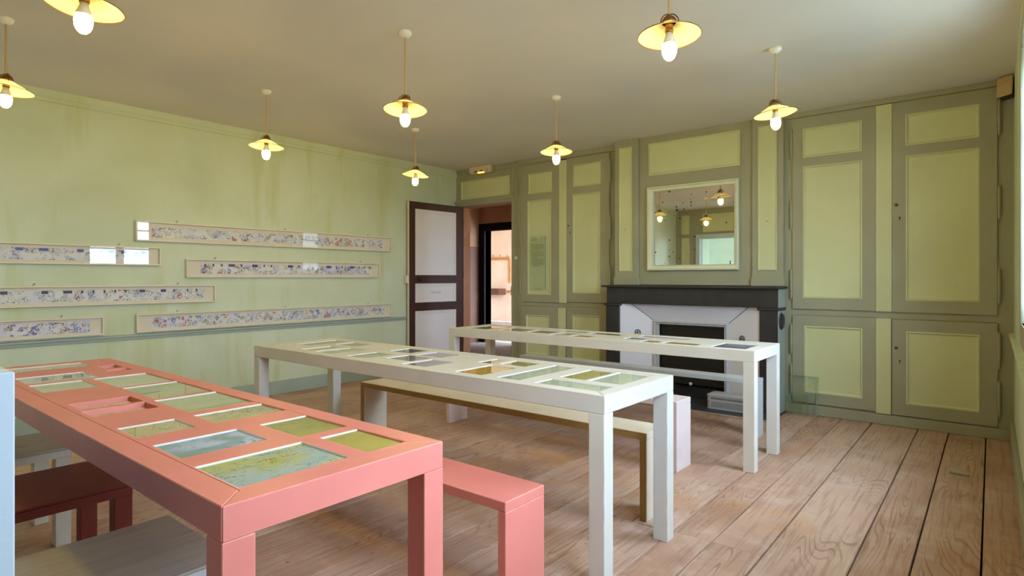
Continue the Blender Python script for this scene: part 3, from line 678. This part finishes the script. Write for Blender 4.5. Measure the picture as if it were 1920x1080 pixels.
# mirror
mi = thing('overmantel_mirror', 'spotted old mirror in a pale green moulded frame above the mantel', 'mirror', (3.42, -.2, 1.27))
mx0, mx1, mz0, mz1 = 2.952, 3.886, 1.272, 2.138; gx0, gx1, gz0, gz1 = 3.024, 3.842, 1.330, 2.082
b = MB(); rings = [(mx0, mx1, mz0, mz1, .19), (mx0 + .006, mx1 - .006, mz0 + .006, mz1 - .006, .222), (mx0 + .022, mx1 - .014, mz0 + .018, mz1 - .018, .226), (mx0 + .028, mx1 - .018, mz0 + .024, mz1 - .024, .212), (gx0 - .012, gx1 + .010, gz0 - .012, gz1 + .012, .208), (gx0 - .006, gx1 + .006, gz0 - .006, gz1 + .006, .212), (gx0, gx1, gz0, gz1, .200), (gx0, gx1, gz0, gz1, .185)]
vs = []; fs = []
for x0, x1, z0, z1, w in rings: vs += [XZ(x0, z0, w), XZ(x1, z0, w), XZ(x1, z1, w), XZ(x0, z1, w)]
for q in range(len(rings) - 1):
    for e in range(4): fs.append((q * 4 + e, q * 4 + (e + 1) % 4, q * 4 + 4 + (e + 1) % 4, q * 4 + 4 + e))
b.add(vs, fs); b.build('frame', M['mirrorframe'], mi)
cxm = (gx0 + gx1) / 2; ta = math.tan(math.radians(1.5))   # plate sits slightly askew in the frame
b = MB(); yl, yr_ = -.193 - (gx0 - cxm) * -ta * -1, -.193 - (gx1 - cxm) * -ta * -1
yl, yr_ = -.194 + (cxm - gx0) * ta * .5 - .0, -.194 - (gx1 - cxm) * ta * .5
yl, yr_ = -.194 + (cxm - gx0) * ta, -.194 - (gx1 - cxm) * ta
b.add([(gx0, yl, gz0), (gx1, yr_, gz0), (gx1, yr_, gz1), (gx0, yl, gz1)], [(0, 1, 2, 3)])
b.build('mirror_glass', M['mirror'], mi)

# ================================================================== FIREPLACE
fp = thing('fireplace', 'black marble fireplace with white splayed insert and steel trimmed iron shutter', 'fireplace', (3.43, -.41, 0))
YF = .41
for x0, x1 in ((2.582, 2.742), (4.130, 4.282)):
    j = MB().bbox(x0, x1, -YF, -.19, .0, .935, .004).build('jamb', M['black_marble'], fp)
    MB().bbox(x0 - .016, x1 + .016, -YF - .016, -.19, .912, .938, .005).build('capital', M['black_marble'], j)
MB().bbox(2.590, 4.285, -YF, -.19, .936, 1.106, .004).build('frieze', M['black_marble'], fp)
MB().bbox(2.555, 4.306, -.464, -.181, 1.104, 1.124, .004).build('mantel_shelf', M['black_marble'], fp)
fixn(MB().prism([(-.19, 0), (-.395, 0), (-.395, 1.10), (-.19, 1.10)], 4.282, 4.288, lambda u, v, w: (w, u, v)).build('side_cheek', M['rail'], fp))
ox0, ox1, oz1, Yo = 3.045, 3.812, .772, .262   # outer edge of the steel frame
fixn(MB().add([(2.742, -.395, 0), (ox0, -Yo, 0), (ox0, -Yo, oz1), (2.742, -.395, 1.02)], [(0, 1, 2, 3)]).build('left_splay', M['lav'], fp))
MB().add([(2.742, -.395, 1.02), (ox0, -Yo, oz1), (ox1, -Yo, oz1), (4.130, -.395, 1.02)], [(0, 1, 2, 3)]).build('top_splay', M['lav'], fp)
MB().add([(ox1, -Yo, 0), (4.130, -.395, 0), (4.130, -.395, 1.02), (ox1, -Yo, oz1)], [(0, 1, 2, 3)]).build('right_splay', M['lav'], fp)
MB().tube([(2.862 - .12, -.3955, 1.02), (ox0, -Yo - .001, oz1)], .0025, 5).build('seam', M['soot'], fp); MB().tube([(4.13, -.3955, 1.02), (ox1, -Yo - .001, oz1)], .0025, 5).build('seam', M['soot'], fp)
# steel frame of three rails
ix0, ix1, iz1 = 3.112, 3.766, .728
b = MB()
for k, (d0, d1) in enumerate((((0, 0), (.35, .028)), ((.35, .028), (.5, .012)), ((.5, .012), (.75, .022)), ((.75, .022), (1, -.01)))):
    def P(t, w): return [(ox0 + (ix0 - ox0) * t, 0), (ox0 + (ix0 - ox0) * t, oz1 + (iz1 - oz1) * t), (ox1 + (ix1 - ox1) * t, oz1 + (iz1 - oz1) * t), (ox1 + (ix1 - ox1) * t, 0)], -Yo - w
    A, ya = P(*d0); B, yb_ = P(*d1)
    for e in range(3):
        b.add([(A[e][0], ya, A[e][1]), (A[e + 1][0], ya, A[e + 1][1]), (B[e + 1][0], yb_, B[e + 1][1]), (B[e][0], yb_, B[e][1])], [(0, 1, 2, 3)])
fixn(b.build('steel_frame', M['steel'], fp))
sht = MB().box(ix0, ix1, -.225, -.215, .155, iz1).build('iron_shutter', M['iron'], fp)
for q in range(3): MB().box(ix0, ix1, -.229, -.224, .33 + q * .14, .335 + q * .14).build('shutter_rib', M['iron'], sht)
MB().bbox(ix0, ix1, -.235, -.215, .15, .175, .003).build('shutter_lip', M['iron'], sht)
MB().lathe([(0, -.035), (.014, -.034), (.018, -.024), (.008, -.012), (.008, 0)], (3.44, -.235, .163), 'y', 14).build('shutter_knob', M['steel'], sht)
MB().box(ix0 - .03, ix1 + .03, -.2, -.19, 0, .16).build('fire_back', M['soot'], fp)
for x in (2.905, 3.955):
    s_ = 1 if x < 3.4 else -1; t = (x - 2.742) / (ox0 - 2.742) if s_ > 0 else (4.13 - x) / (4.13 - ox1); y = -.395 + (.395 - Yo) * t
    rg = MB()
    rg.lathe([(.020, -.004), (.026, -.008), (.032, -.004), (.030, .002)], (x, y, .642), 'y', 20); rg.lathe([(0, -.02), (.008, -.018), (.012, -.008), (.012, 0)], (x, y, .642), 'y', 14)
    a = (.42 if s_ > 0 else -.38)
    rg.v = [((p[0] - x) * math.cos(a) - (p[1] - y) * math.sin(a) + x, (p[0] - x) * math.sin(a) + (p[1] - y) * math.cos(a) + y, p[2]) for p in rg.v]
    rg.build('valve_rosette', M['steel'] if False else M['mesh_dark'], fp)
MB().bbox(2.50, 4.30, -.665, -.19, .0, .012, .003).build('hearth_slab', M['hearth'], fp)
MB().bbox(2.47, 4.33, -.715, -.665, .0, .008, .002).build('hearth_border', M['stone'], fp)
v = thing('round_vent', 'dark round ribbed vent on the right cheek of the fireplace', 'vent', (4.288, -.31, .818))
MB().lathe([(0, .016), (.045, .014), (.07, .008), (.078, 0)], (4.2885, -.318, .818), 'x', 24).build('cover', M['hearth'], v)
for q in range(-3, 4):
    hh = math.sqrt(max(0, .066 ** 2 - (q * .018) ** 2)); MB().box(4.298, 4.306, -.318 - hh, -.318 + hh, .818 + q * .018 - .003, .818 + q * .018 + .003).build('rib', M['iron'], v)
# fender box
fb = thing('fender_box', 'grey pierced metal ember box with rounded corners on the hearth', 'box', (3.86, -.5, .012))
def rrect(x0, x1, y0, y1, r, n=5):
    P = []
    for cx, cyy, a0 in ((x1 - r, y0 + r, -90), (x1 - r, y1 - r, 0), (x0 + r, y1 - r, 90), (x0 + r, y0 + r, 180)):
        for i in range(n + 1): a = math.radians(a0 + 90 * i / n); P.append((cx + r * math.cos(a), cyy + r * math.sin(a)))
    return P
fx0, fx1, fy0, fy1 = 3.70, 4.06, -.53, -.38
fixn(MB().prism(rrect(fx0, fx1, fy0, fy1, .035), .014, .125, XY).build('body', M['mesh'], fb))
fixn(MB().prism(rrect(fx0 - .004, fx1 + .004, fy0 - .004, fy1 + .004, .037), .125, .137, XY).build('lid_rim', M['mesh'], fb))
lidp = rrect(fx0 - .002, fx1 + .002, fy0 - .002, fy1 + .002, .036); lidq = rrect(fx0 + .03, fx1 - .03, fy0 + .03, fy1 - .03, .03); n = len(lidp)
b = MB(); b.add([(x, y, .137) for x, y in lidp] + [(x, y, .155) for x, y in lidq], [(i, (i + 1) % n, n + (i + 1) % n, n + i) for i in range(n)] + [tuple(range(n, 2 * n))]); b.build('lid', M['mesh'], fb)
fixn(MB().prism(rrect(fx0 - .003, fx1 + .003, fy0 - .003, fy1 + .003, .036), .085, .092, XY).build('band', M['mesh'], fb)); fixn(MB().prism(rrect(fx0 - .003, fx1 + .003, fy0 - .003, fy1 + .003, .036), .012, .022, XY).build('band', M['mesh'], fb))
pr = MB()
for i in range(22):
    for j in range(4):
        x = fx0 + .045 + i * .0135 + (.006 if j % 2 else 0); z = .03 + j * .013; pr.box(x, x + .007, fy0 - .0015, fy0, z, z + .007)
    x = fx0 + .045 + i * .0135; pr.box(x, x + .008, fy0 - .0015, fy0, .099, .116)
o = pr.build('perforations', M['mesh_dark'], fb); o['kind'] = 'stuff'
# leaning glass sheets
for (x0, x1, h, y, nm) in ((4.325, 4.558, .335, -.235, 'larger clear glass sheet leaning low against the right cupboard plinth'), (4.325, 4.482, .178, -.29, 'smaller clear glass sheet leaning in front of the larger one')):
    g = thing('glass_sheet', nm, 'glass sheet', ((x0 + x1) / 2, y, .002), group='glass sheets leaning on the cupboard')
    sl = .045; mpx = lambda u, v, w, y=y, h=h: (u, y + w + sl * v / h, v + .002)
    fixn(MB().plate((x0, x1), (0, h), [], 0, .006, lambda u, v, w: mpx(u, v, -w)).build('sheet', M['thick_glass'], g))
    e = MB(); e.plate((x1, x1 + .002), (0, h), [], 0, .006, lambda u, v, w: mpx(u, v, -w)); e.plate((x0, x1), (h, h + .002), [], 0, .006, lambda u, v, w: mpx(u, v, -w)); fixn(e.build('edge', M['glass_edge'], g))

# ================================================================== FRAMED STRIPS ON THE LEFT WALL
FR = [
 ('topmost long frame of coloured sketches, ending beside the open door', -3.935, -1.146, 1.521, 1.696, strip_print('sketch_print_a', 1, ['c04a3a', 'd89a3c', '8a8fb0', '5a5a66', '9aa070', 'b7b0c8'], '3c3a4c', .45)),
 ('left upper frame of blue ink sketches, cut by the picture edge', -6.40, -3.738, 1.308, 1.470, strip_print('sketch_print_b', 2, ['9fb2e8', '6b7fd0', 'b9c4ee', '8492c8'], '3a3560', .30, '5468b8')),
 ('second long frame, with purple and yellow sketches and dark purple bars', -3.523, -1.325, 1.203, 1.374, strip_print('sketch_print_c', 3, ['4a3aa8', 'd9c23a', 'b05a70', '7a68c0', '6f6a80', 'c8a838'], '2c1f58', .55, '4a3a90')),
 ('left lower frame of pale sketches with a red and blue figure', -6.00, -3.262, .973, 1.135, strip_print('sketch_print_d', 4, ['8fb6d0', 'b9cfc0', '6f86b8', 'a83a3a', 'cdd8a8'], '39394a', .30, '4c4a70')),
 ('lowest left frame of dense purple and orange sketches', -6.55, -4.171, .726, .880, strip_print('sketch_print_e', 5, ['5a4ab0', 'c8863a', '8a80c0', '8a4a48', 'b8a058', '7088c8'], '2a2348', .65)),
 ('lowest long frame of bright red, blue and yellow sketches above the rail', -3.929, -1.142, .724, .885, strip_print('sketch_print_f', 6, ['c83a3a', 'e0c238', '3a68c8', '6aa0d8', '9aa868', '8a88b8', '58708a'], '30303c', .6)),
]
k0 = 1 - .035 / CAM.x
def sc(y, z): return CAM.y + (y - CAM.y) * k0, CAM.z + (z - CAM.z) * k0
for lab, y0, y1, z0, z1, pm in FR:
    (y0, z0), (y1, z1) = sc(y0, z0), sc(y1, z1)
    t = thing('picture_frame', lab, 'framed drawing', (0.0, (y0 + y1) / 2, z0), 'long framed sketch strips on the green wall')
    bw = .011; mpf = lambda u, v, w: (w, u, v)
    MB().bbox(0.002, .036, y0, y1, z1 - bw, z1, .0015).build('frame_rail', M['oak'], t); MB().bbox(0.002, .036, y0, y1, z0, z0 + bw, .0015).build('frame_rail', M['oak'], t)
    MB().bbox(0.002, .036, y0, y0 + bw, z0 + bw, z1 - bw, .0015).build('frame_rail', M['oak'], t); MB().bbox(0.002, .036, y1 - bw, y1, z0 + bw, z1 - bw, .0015).build('frame_rail', M['oak'], t)
    MB().box(.003, .012, y0 + bw, y1 - bw, z0 + bw, z1 - bw).build('mount', M['mount'], t)
    p0, p1 = y0 + .13, y1 - .095; hh = .092; zc = (z0 + z1) / 2 - .002
    b = MB(); b.add([(.0135, p0, zc - hh / 2), (.0135, p1, zc - hh / 2), (.0135, p1, zc + hh / 2), (.0135, p0, zc + hh / 2)], [(0, 1, 2, 3)]); b.uv = [(p0, 0), (p1, 0), (p1, hh), (p0, hh)]
    b.build('sketch_strip', pm, t)
    MB().add([(.031, y0 + bw, z0 + bw), (.031, y1 - bw, z0 + bw), (.031, y1 - bw, z1 - bw), (.031, y0 + bw, z1 - bw)], [(0, 1, 2, 3)]).build('glass_pane', M['glass'], t)
    L_ = y1 - y0; nh = 3 if L_ > 2.6 else 2
    for q in range(nh):
        yy = y0 + L_ * (.12 + .76 * q / (nh - 1)); MB().tube([(.004, yy, z1 + .002), (.004, yy, z1 + .018), (.012, yy + .006, z1 + .022), (.012, yy + .008, z1 + .012)], .0018, 5).build('hook', M['iron'], t)

# ================================================================== DISPLAY TABLES
WC = {
 'meadow': watercolour('drawing_meadow', 1, ['a3a555', 'b6b468', 'a9b8b4', '9fb2c0', 'c4c498', 'c9c49c'], '4a5440', .85, 4),
 'yellow': watercolour('drawing_yellow', 2, ['ac9a46', 'b9a752', 'c4b45e'], '6a6030', .55, 5, True),
 'lake': watercolour('drawing_lake', 3, ['5f7f6c', '6f928c', '7fa0bc', 'b9c6ea', 'ccd5f2'], '2a3a40', .75, 6, flow='y'),
 'hill': watercolour('drawing_hill', 4, ['979046', 'a69d52', 'aea45a'], '5c5a34', .7, 5),
 'town': watercolour('drawing_town', 5, ['a8a468', 'b9b378', 'c7bf92', 'a59a80'], '5a5440', .8, 6),
 'field': watercolour('drawing_field', 6, ['9fae8e', 'afbca0', 'bcbf96', 'c2ae88'], '66705c', .5, 4),
 'ochre': watercolour('drawing_ochre', 7, ['c29a3a', 'd1a94a', 'd9b85e'], '6d5a2c', .4, 5),
 'slate': watercolour('drawing_slate', 8, ['8f8a96', '9b97a3', 'aaa5ae'], '4a4650', .4, 5),
 'pale': watercolour('drawing_pale', 9, ['b4bfae', 'c1c9ba', 'cdcfbe'], '6c7468', .4, 5),
 'dark': watercolour('drawing_dark', 10, ['6e7078', '7c7e88', '8b8d95'], '3b3c44', .6, 6),
}
def display_table(label, x0, x1, y0, y1, mat, holes, skip_glass=(), h=.752, ap=.072, lw=.069):
    t = thing('display_table', label, 'table', ((x0 + x1) / 2, (y0 + y1) / 2, 0))
    bw = lw - .002
    # mitred rim rails
    for poly in ([(x0, y0), (x1, y0), (x1 - bw, y0 + bw), (x0 + bw, y0 + bw)], [(x1, y0), (x1, y1), (x1 - bw, y1 - bw), (x1 - bw, y0 + bw)],
                 [(x1, y1), (x0, y1), (x0 + bw, y1 - bw), (x1 - bw, y1 - bw)], [(x0, y1), (x0, y0), (x0 + bw, y0 + bw), (x0 + bw, y1 - bw)]):
        c = (sum(p[0] for p in poly) / 4, sum(p[1] for p in poly) / 4)
        poly = [(px + (c[0] - px) * .0006, py + (c[1] - py) * .002) for px, py in poly]
        o = fixn(MB().prism(poly, h - ap, h, XY).build('rim_rail', mat, t))
        m = o.modifiers.new('Bevel', 'BEVEL'); m.width = .002; m.segments = 1
    for lx in (x0, x1 - lw):
        for ly in (y0, y1 - lw):
            MB().bbox(lx, lx + lw, ly, ly + lw, 0, h - ap - .0004, .002).build('leg', mat, t)
    g = .0015; hs = [(a, b, c, d) for a, b, c, d, _ in holes]
    fixn(MB().plate((x0 + bw + g, x1 - bw - g), (y0 + bw + g, y1 - bw - g), hs, h - .022, h - .001, XY).build('top_panel', mat, t))
    MB().box(x0 + bw, x1 - bw, y0 + bw, y1 - bw, h - .03, h - .0235).build('tray_base', M['mount'], t)
    for i, (a, b, c, d, m) in enumerate(holes):
        deep = i in skip_glass
        zp = h - .019 if deep else h - .0066
        MB().box(a + .002, b - .002, c + .002, d - .002, zp - .004, zp).build('drawing', WC[m], t)
        if not deep:
            fixn(MB().plate((a, b), (c, d), [(a + .0018, b - .0018, c + .0018, d - .0018)], h - .0225, h - .0018, XY).build('white_lining', M['lining'], t))
        zg = h - .013 if deep else h - .003
        MB().add([(a + .002, c + .002, zg), (b - .002, c + .002, zg), (b - .002, d - .002, zg), (a + .002, d - .002, zg)], [(0, 1, 2, 3)]).build('glass_pane', M['glass'], t)
    return t
pk = [(4.255, 4.475, -5.222, -4.94, 'meadow'), (4.26, 4.478, -4.888, -4.757, 'yellow'), (3.98, 4.162, -5.215, -4.985, 'lake'), (3.985, 4.21, -4.92, -4.75, 'hill'),
      (3.70, 3.865, -5.212, -5.05, 'town'), (3.70, 3.865, -4.995, -4.742, 'town'), (3.345, 3.645, -4.985, -4.735, 'field'), (2.975, 3.325, -4.972, -4.735, 'field'),
      (2.62, 2.95, -4.975, -4.735, 'pale'), (2.20, 2.33, -4.84, -4.735, 'pale'), (2.375, 2.45, -4.86, -4.735, 'pale'), (1.97, 2.145, -5.15, -4.845, 'pale'),
      (2.345, 2.585, -5.195, -4.935, 'pale'), (2.615, 2.855, -5.20, -5.01, 'pale'), (3.18, 3.325, -5.205, -5.01, 'ochre'), (3.35, 3.48, -5.21, -5.015, 'ochre')]
display_table('salmon pink display table with watercolours under glass, nearest the viewer', 1.90, 4.557, -5.295, -4.695, M['pink'], pk, skip_glass=(9, 10, 14, 15))
wh = [(4.20, 4.52, -3.81, -3.675, 'pale'), (4.20, 4.337, -3.62, -3.345, 'hill'), (4.352, 4.52, -3.62, -3.33, 'pale'), (3.985, 4.115, -3.812, -3.335, 'pale'),
      (3.595, 3.685, -3.505, -3.345, 'hill'), (3.725, 3.895, -3.48, -3.335, 'hill'), (3.72, 3.895, -3.808, -3.53, 'ochre'), (3.33, 3.51, -3.805, -3.585, 'slate'),
      (3.085, 3.30, -3.715, -3.54, 'slate'), (3.11, 3.32, -3.515, -3.34, 'slate'), (2.845, 3.035, -3.495, -3.325, 'dark'), (2.835, 3.005, -3.795, -3.575, 'field'),
      (2.345, 2.46, -3.79, -3.57, 'ochre'), (2.52, 2.69, -3.80, -3.54, 'field'), (2.05, 2.22, -3.64, -3.33, 'hill'), (2.27, 2.485, -3.49, -3.33, 'hill')]
display_table('cream white display table with glazed openings, middle of the three rows', 1.925, 4.585, -3.878, -3.25, M['white'], wh)
gy = [(4.295, 4.52, -2.03, -1.735, 'dark'), (3.955, 4.20, -2.03, -1.89, 'ochre'), (3.79, 3.925, -2.03, -1.90, 'ochre'), (3.60, 3.76, -1.92, -1.79, 'dark'), (3.62, 4.02, -1.72, -1.61, 'slate'),
      (3.19, 3.36, -2.03, -1.88, 'ochre'), (3.0, 3.16, -2.03, -1.78, 'pale'), (3.2, 3.5, -1.76, -1.61, 'hill'), (2.72, 2.95, -1.95, -1.75, 'dark'), (2.4, 2.66, -1.95, -1.7, 'slate'), (2.9, 3.15, -1.72, -1.61, 'field'), (2.06, 2.3, -1.98, -1.66, 'field')]
display_table('grey white display table with glazed openings, farthest row before the fireplace', 1.955, 4.597, -2.096, -1.538, M['grey'], gy)

# ================================================================== BENCHES
def bench(label, x0, x1, y0, y1, mat, h=.436, th=.036, blocks=False, edge=None):
    t = thing('bench', label, 'bench', ((x0 + x1) / 2, (y0 + y1) / 2, 0))
    e = .003 if edge else 0
    MB().bbox(x0, x1, y0 + e, y1 - e, h - th, h, .0025).build('seat', mat, t)
    for xa in (x0, x1 - th):
        MB().bbox(xa, xa + th, y0 + .0005 + e, y1 - .0005 - e, 0, h - th - .0004, .002).build('leg_panel', mat, t)
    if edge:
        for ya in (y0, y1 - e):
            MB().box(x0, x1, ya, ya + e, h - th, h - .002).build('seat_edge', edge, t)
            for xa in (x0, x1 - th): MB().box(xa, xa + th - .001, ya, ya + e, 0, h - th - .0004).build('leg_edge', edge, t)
    if blocks:
        for sx, xx in ((1, x0 + th), (-1, x1 - th)):
            P = [(0, 0), (.03, 0)] + [(.03 * (1 - math.sin(q * PI / 10)), -.03 * (1 - math.cos(q * PI / 10))) for q in range(1, 5)] + [(0, -.03)]
            fixn(MB().prism([(xx + sx * u, h - th + v) for u, v in P], y0 + .004, y1 - .004, lambda u, v, w: (u, w, v)).build('corner_block', mat, t))
    return t
bench('salmon pink slab bench along the near pink table', 2.15, 4.442, -4.29, -4.066, M['pink'])
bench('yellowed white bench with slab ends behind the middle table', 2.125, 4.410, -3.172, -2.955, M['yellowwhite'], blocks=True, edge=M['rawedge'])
bench('pale lilac slab bench in front of the farthest table', 2.212, 4.222, -2.38, -2.165, M['lilac'])
bench('bluish grey slab bench between the farthest table and fireplace', 2.10, 4.366, -1.262, -1.112, M['palegrey'])

def stool(label, x0, x1, y0, y1, mat, topmat, h=.436, th=.04, lw=.058, slab=False):
    t = thing('stool', label, 'stool', ((x0 + x1) / 2, (y0 + y1) / 2, 0))
    MB().bbox(x0, x1, y0, y1, h - .008, h, .002).build('seat', topmat, t)
    fixn(MB().plate((x0, x1), (y0, y1), [(x0 + .03, x1 - .03, y0 + .03, y1 - .03)], h - th, h - .0085, XY).build('apron', mat, t))
    if slab:
        for yy in (y0, y1 - .036): MB().bbox(x0, x1, yy, yy + .036, 0, h - th - .0004, .002).build('leg_panel', mat, t)
    else:
        for lx in (x0, x1 - lw):
            for ly in (y0, y1 - lw): MB().bbox(lx, lx + lw, ly, ly + lw, 0, h - th - .0004, .002).build('leg', mat, t)
    return t
stool('small weathered grey stool, farthest of the three left of the pink table', 2.078, 2.497, -5.54, -5.022, M['grey'], M['greytop'])
stool('dark red stool left of the pink table', 2.797, 3.249, -5.54, -5.022, M['red'], M['red'])
stool('large grey topped stool partly behind the pink table leg', 3.665, 4.105, -5.54, -5.055, M['palegrey'], M['greytop'], slab=True)

# tall desk whose end panel closes the left picture edge
tdk = thing('tall_desk', 'tall pale blue white desk, its end panel at the left picture edge', 'desk', (3.8, -5.9, 0))
MB().bbox(4.315, 4.35, -6.15, -5.57, 0, 1.030, .003).build('end_panel', M['bluewhite'], tdk)
MB().bbox(3.30, 3.335, -6.15, -5.57, 0, 1.030, .003).build('end_panel', M['bluewhite'], tdk)
MB().bbox(3.336, 4.314, -6.15, -5.57, 1.0, 1.030, .003).build('top', M['bluewhite'], tdk)
MB().bbox(3.336, 4.314, -6.14, -6.12, .15, .95, .003).build('back_panel', M['bluewhite'], tdk)

# ================================================================== PENDANT LAMPS
def pendant_proto():
    t = thing('pendant_lamp', 'proto', 'lamp', (0, 0, 0)); drop = .455   # origin at ceiling; shade rim at -drop
    MB().lathe([(0, 0), (.036, 0), (.039, -.006), (.037, -.018), (.026, -.030), (.010, -.036), (0, -.036)], n=20).build('ceiling_rose', M['rose'], t)
    MB().tube([(0, 0, -.028), (.001, 0, -.2), (0, 0, -drop + .088)], .0058, 8).build('cord', M['cord'], t)
    g = bpy.data.objects.new('shade_holder', None); 
    pts = [(.006, .092), (.010, .086), (.024, .074), (.031, .062), (.030, .054), (.026, .051)]
    cap = MB().lathe([(r, z) for r, z in pts], n=20).build('gallery', M['agedbrass'], t); cap.location = (0, 0, -drop)
    for a in (0, 120, 240):
        ca, sa = math.cos(math.radians(a)), math.sin(math.radians(a))
        MB().tube([(.006 * ca, .006 * sa, .092), (.025 * ca, .025 * sa, .083), (.038 * ca, .038 * sa, .066), (.042 * ca, .042 * sa, .046)], .0025, 6).build('wire_arm', M['agedbrass'], cap)
    sp_ = [(.026, .053), (.034, .051), (.046, .043), (.070, .029), (.100, .012), (.1275, -.001)]
    sh = MB().lathe(sp_, n=40).build('shade', M['shade'], t)
    sh.location = (0, 0, -drop)
    rm_ = MB().lathe([(.1275 + .0014 * math.cos(q * PI / 3), -.001 + .0022 * math.sin(q * PI / 3)) for q in range(6)], n=40, closed=True).build('rim', M['agedbrass'], sh)
    so = MB().lathe([(0, .052), (.017, .052), (.018, .040), (.015, .038), (.016, .026), (.0175, .024), (.0165, .012), (0, .012)], n=18).build('socket', M['brass'], t); so.location = (0, 0, -drop)
    bb = MB().lathe([(.0135, .016), (.0145, .004), (.020, -.012), (.026, -.028), (.0275, -.034)], n=20).build('bulb_base', M['bulbbase'], t); bb.location = (0, 0, -drop)
    bu = MB().lathe([(.0275, -.034), (.0300, -.045), (.0305, -.058), (.0285, -.074), (.022, -.090), (.012, -.100), (0, -.1035)], n=16).build('bulb', M['bulb'], t); bu.location = (0, 0, -drop)
    bpy.data.objects.remove(g)
    return t
proto = pendant_proto()
LAMPS = [  # x, y, rim drop below ceiling, pitch about the view's right, roll about the view axis, label
 (3.018, -3.512, .465, -.10, .0, 'pendant lamp with opal shade hanging in the middle of the room'),
 (1.330, -3.472, .440, -.05, .02, 'pendant lamp with opal shade beside the green wall, left of the centre lamp'),
 (1.335, -1.940, .458, -.02, .10, 'small looking pendant lamp hanging before the open brown door'),
 (2.998, -1.915, .448, -.05, .0, 'pendant lamp hanging before the narrow cupboard and doorway'),
 (4.655, -1.860, .420, -.04, -.10, 'pendant lamp with tilted shade before the right end of the mantel'),
 (1.415, -5.055, .405, -.05, .05, 'pendant lamp at the left picture edge, its rose and cord in view'),
 (4.690, -3.530, .465, -.05, .0, 'large looking pendant lamp at the top, right of centre, its rose out of view'),
 (3.105, -5.135, .455, -.05, .05, 'largest pendant lamp, cut by the top left picture edge'),
 (4.65, -5.10, .455, 0, 0, 'pendant lamp above the pink table end, out of view'),
]
FARL = (-2.93, 3.89, .555, .05, 0, 'pendant lamp glimpsed in the far peach room')
FAR2 = (-2.6, 5.5, .50, 0, 0, 'added pendant lamp deep in the far peach room, out of view')  # extra unseen lamp, added to brighten the peach room
for i, (x, y, dr, tx_, ty_, lab) in enumerate(LAMPS + [FARL, FAR2, (1.3, 1.35, .52, 0, 0, 'added pendant lamp in the hall, out of view')]):  # last entry: lamp added out of view to light the hall
    o = proto if i == 0 else copy_tree(proto)
    zc = ZC if y < 0 else (2.75 if y > 2.5 else 2.70)
    o.location = (x, y, zc); o['label'] = lab; o['group'] = 'opal glass pendant lamps'
    for ch in o.children:
        if ch.name.startswith('cord'): ch.scale.z = (dr - .088) / (.455 - .088)
        if ch.name.split('.')[0] in ('gallery', 'shade', 'socket', 'bulb_base', 'bulb'):
            ch.location.z = -dr
            ax = Vector((math.cos(YAW), math.sin(YAW), 0)); fw_ = Vector((-math.sin(YAW), math.cos(YAW), 0))
            kk = 1.0 if ch.name.split('.')[0] in ('shade', 'gallery') else .4
            ch.rotation_euler = (Matrix.Rotation(tx_ * kk, 3, ax) @ Matrix.Rotation(ty_ * kk, 3, fw_)).to_euler()

# ================================================================== SMALL THINGS ON THE WALLS AND FLOOR
el = thing('emergency_light', 'ivory emergency light with orange glow above the doorway', 'emergency light', (.52, -.056, 2.62))
P = [(.33, 2.60), (.36, 2.575), (.68, 2.575), (.71, 2.60), (.71, 2.655), (.69, 2.664), (.35, 2.664), (.33, 2.655)]
fixn(MB().prism(P, .055, .105, lambda u, v, w: (u, -w, v)).build('housing', M['ivory'], el))
fixn(MB().prism([(.38, 2.582), (.66, 2.582), (.64, 2.63), (.40, 2.63)], .105, .125, lambda u, v, w: (u, -w, v)).build('lens', M['ivory'], el))
MB().bbox(.50, .60, -.135, -.10, 2.568, 2.584, .003).build('pilot_light', M['orange'], el)
MB().box(.44, .49, -.128, -.124, 2.588, 2.60).build('slot', M['iron'], el); MB().box(.54, .59, -.128, -.124, 2.592, 2.604).build('slot', M['iron'], el)
spk = thing('corner_speaker', 'small beige wall speaker tilted under the ceiling in the right corner', 'speaker', (5.785, -.22, 2.55))
rot = Matrix.Rotation(math.radians(-30), 4, 'Z') @ Matrix.Rotation(math.radians(-14), 4, 'X') @ Matrix.Rotation(math.radians(-5), 4, 'Y')
def spt(p): q = rot @ (Vector(p) * .82); return (5.800 + q.x, -.29 + q.y, 2.578 + q.z)
b = MB().bbox(-.055, .055, -.0, .08, -.088, .088, .004); b.v = [spt(p) for p in b.v]; b.build('case', M['spkside'], spk)
b = MB().bbox(-.06, .06, -.018, .0, -.092, .092, .005); b.v = [spt(p) for p in b.v]; b.build('front', M['spk'], spk)
b = MB().lathe([(0, -.0195), (.03, -.0195), (.031, -.018)], (0, 0, .02), 'y', 18); b.v = [spt(p) for p in b.v]; b.build('grille', M['spk'], spk)
fpz = thing('floor_plate', 'small grey green metal plate let into the floor boards at the right', 'floor plate', (5.56, -1.32, .002))
MB().bbox(5.52, 5.62, -1.325, -1.30, .002, .005, .001).build('plate', M['glass_edge'], fpz)
for x in (5.53, 5.61): MB().lathe([(0, .0058), (.003, .0055), (.004, .005)], (x, -1.312, 0), 'z', 8).build('screw', M['iron'], fpz)
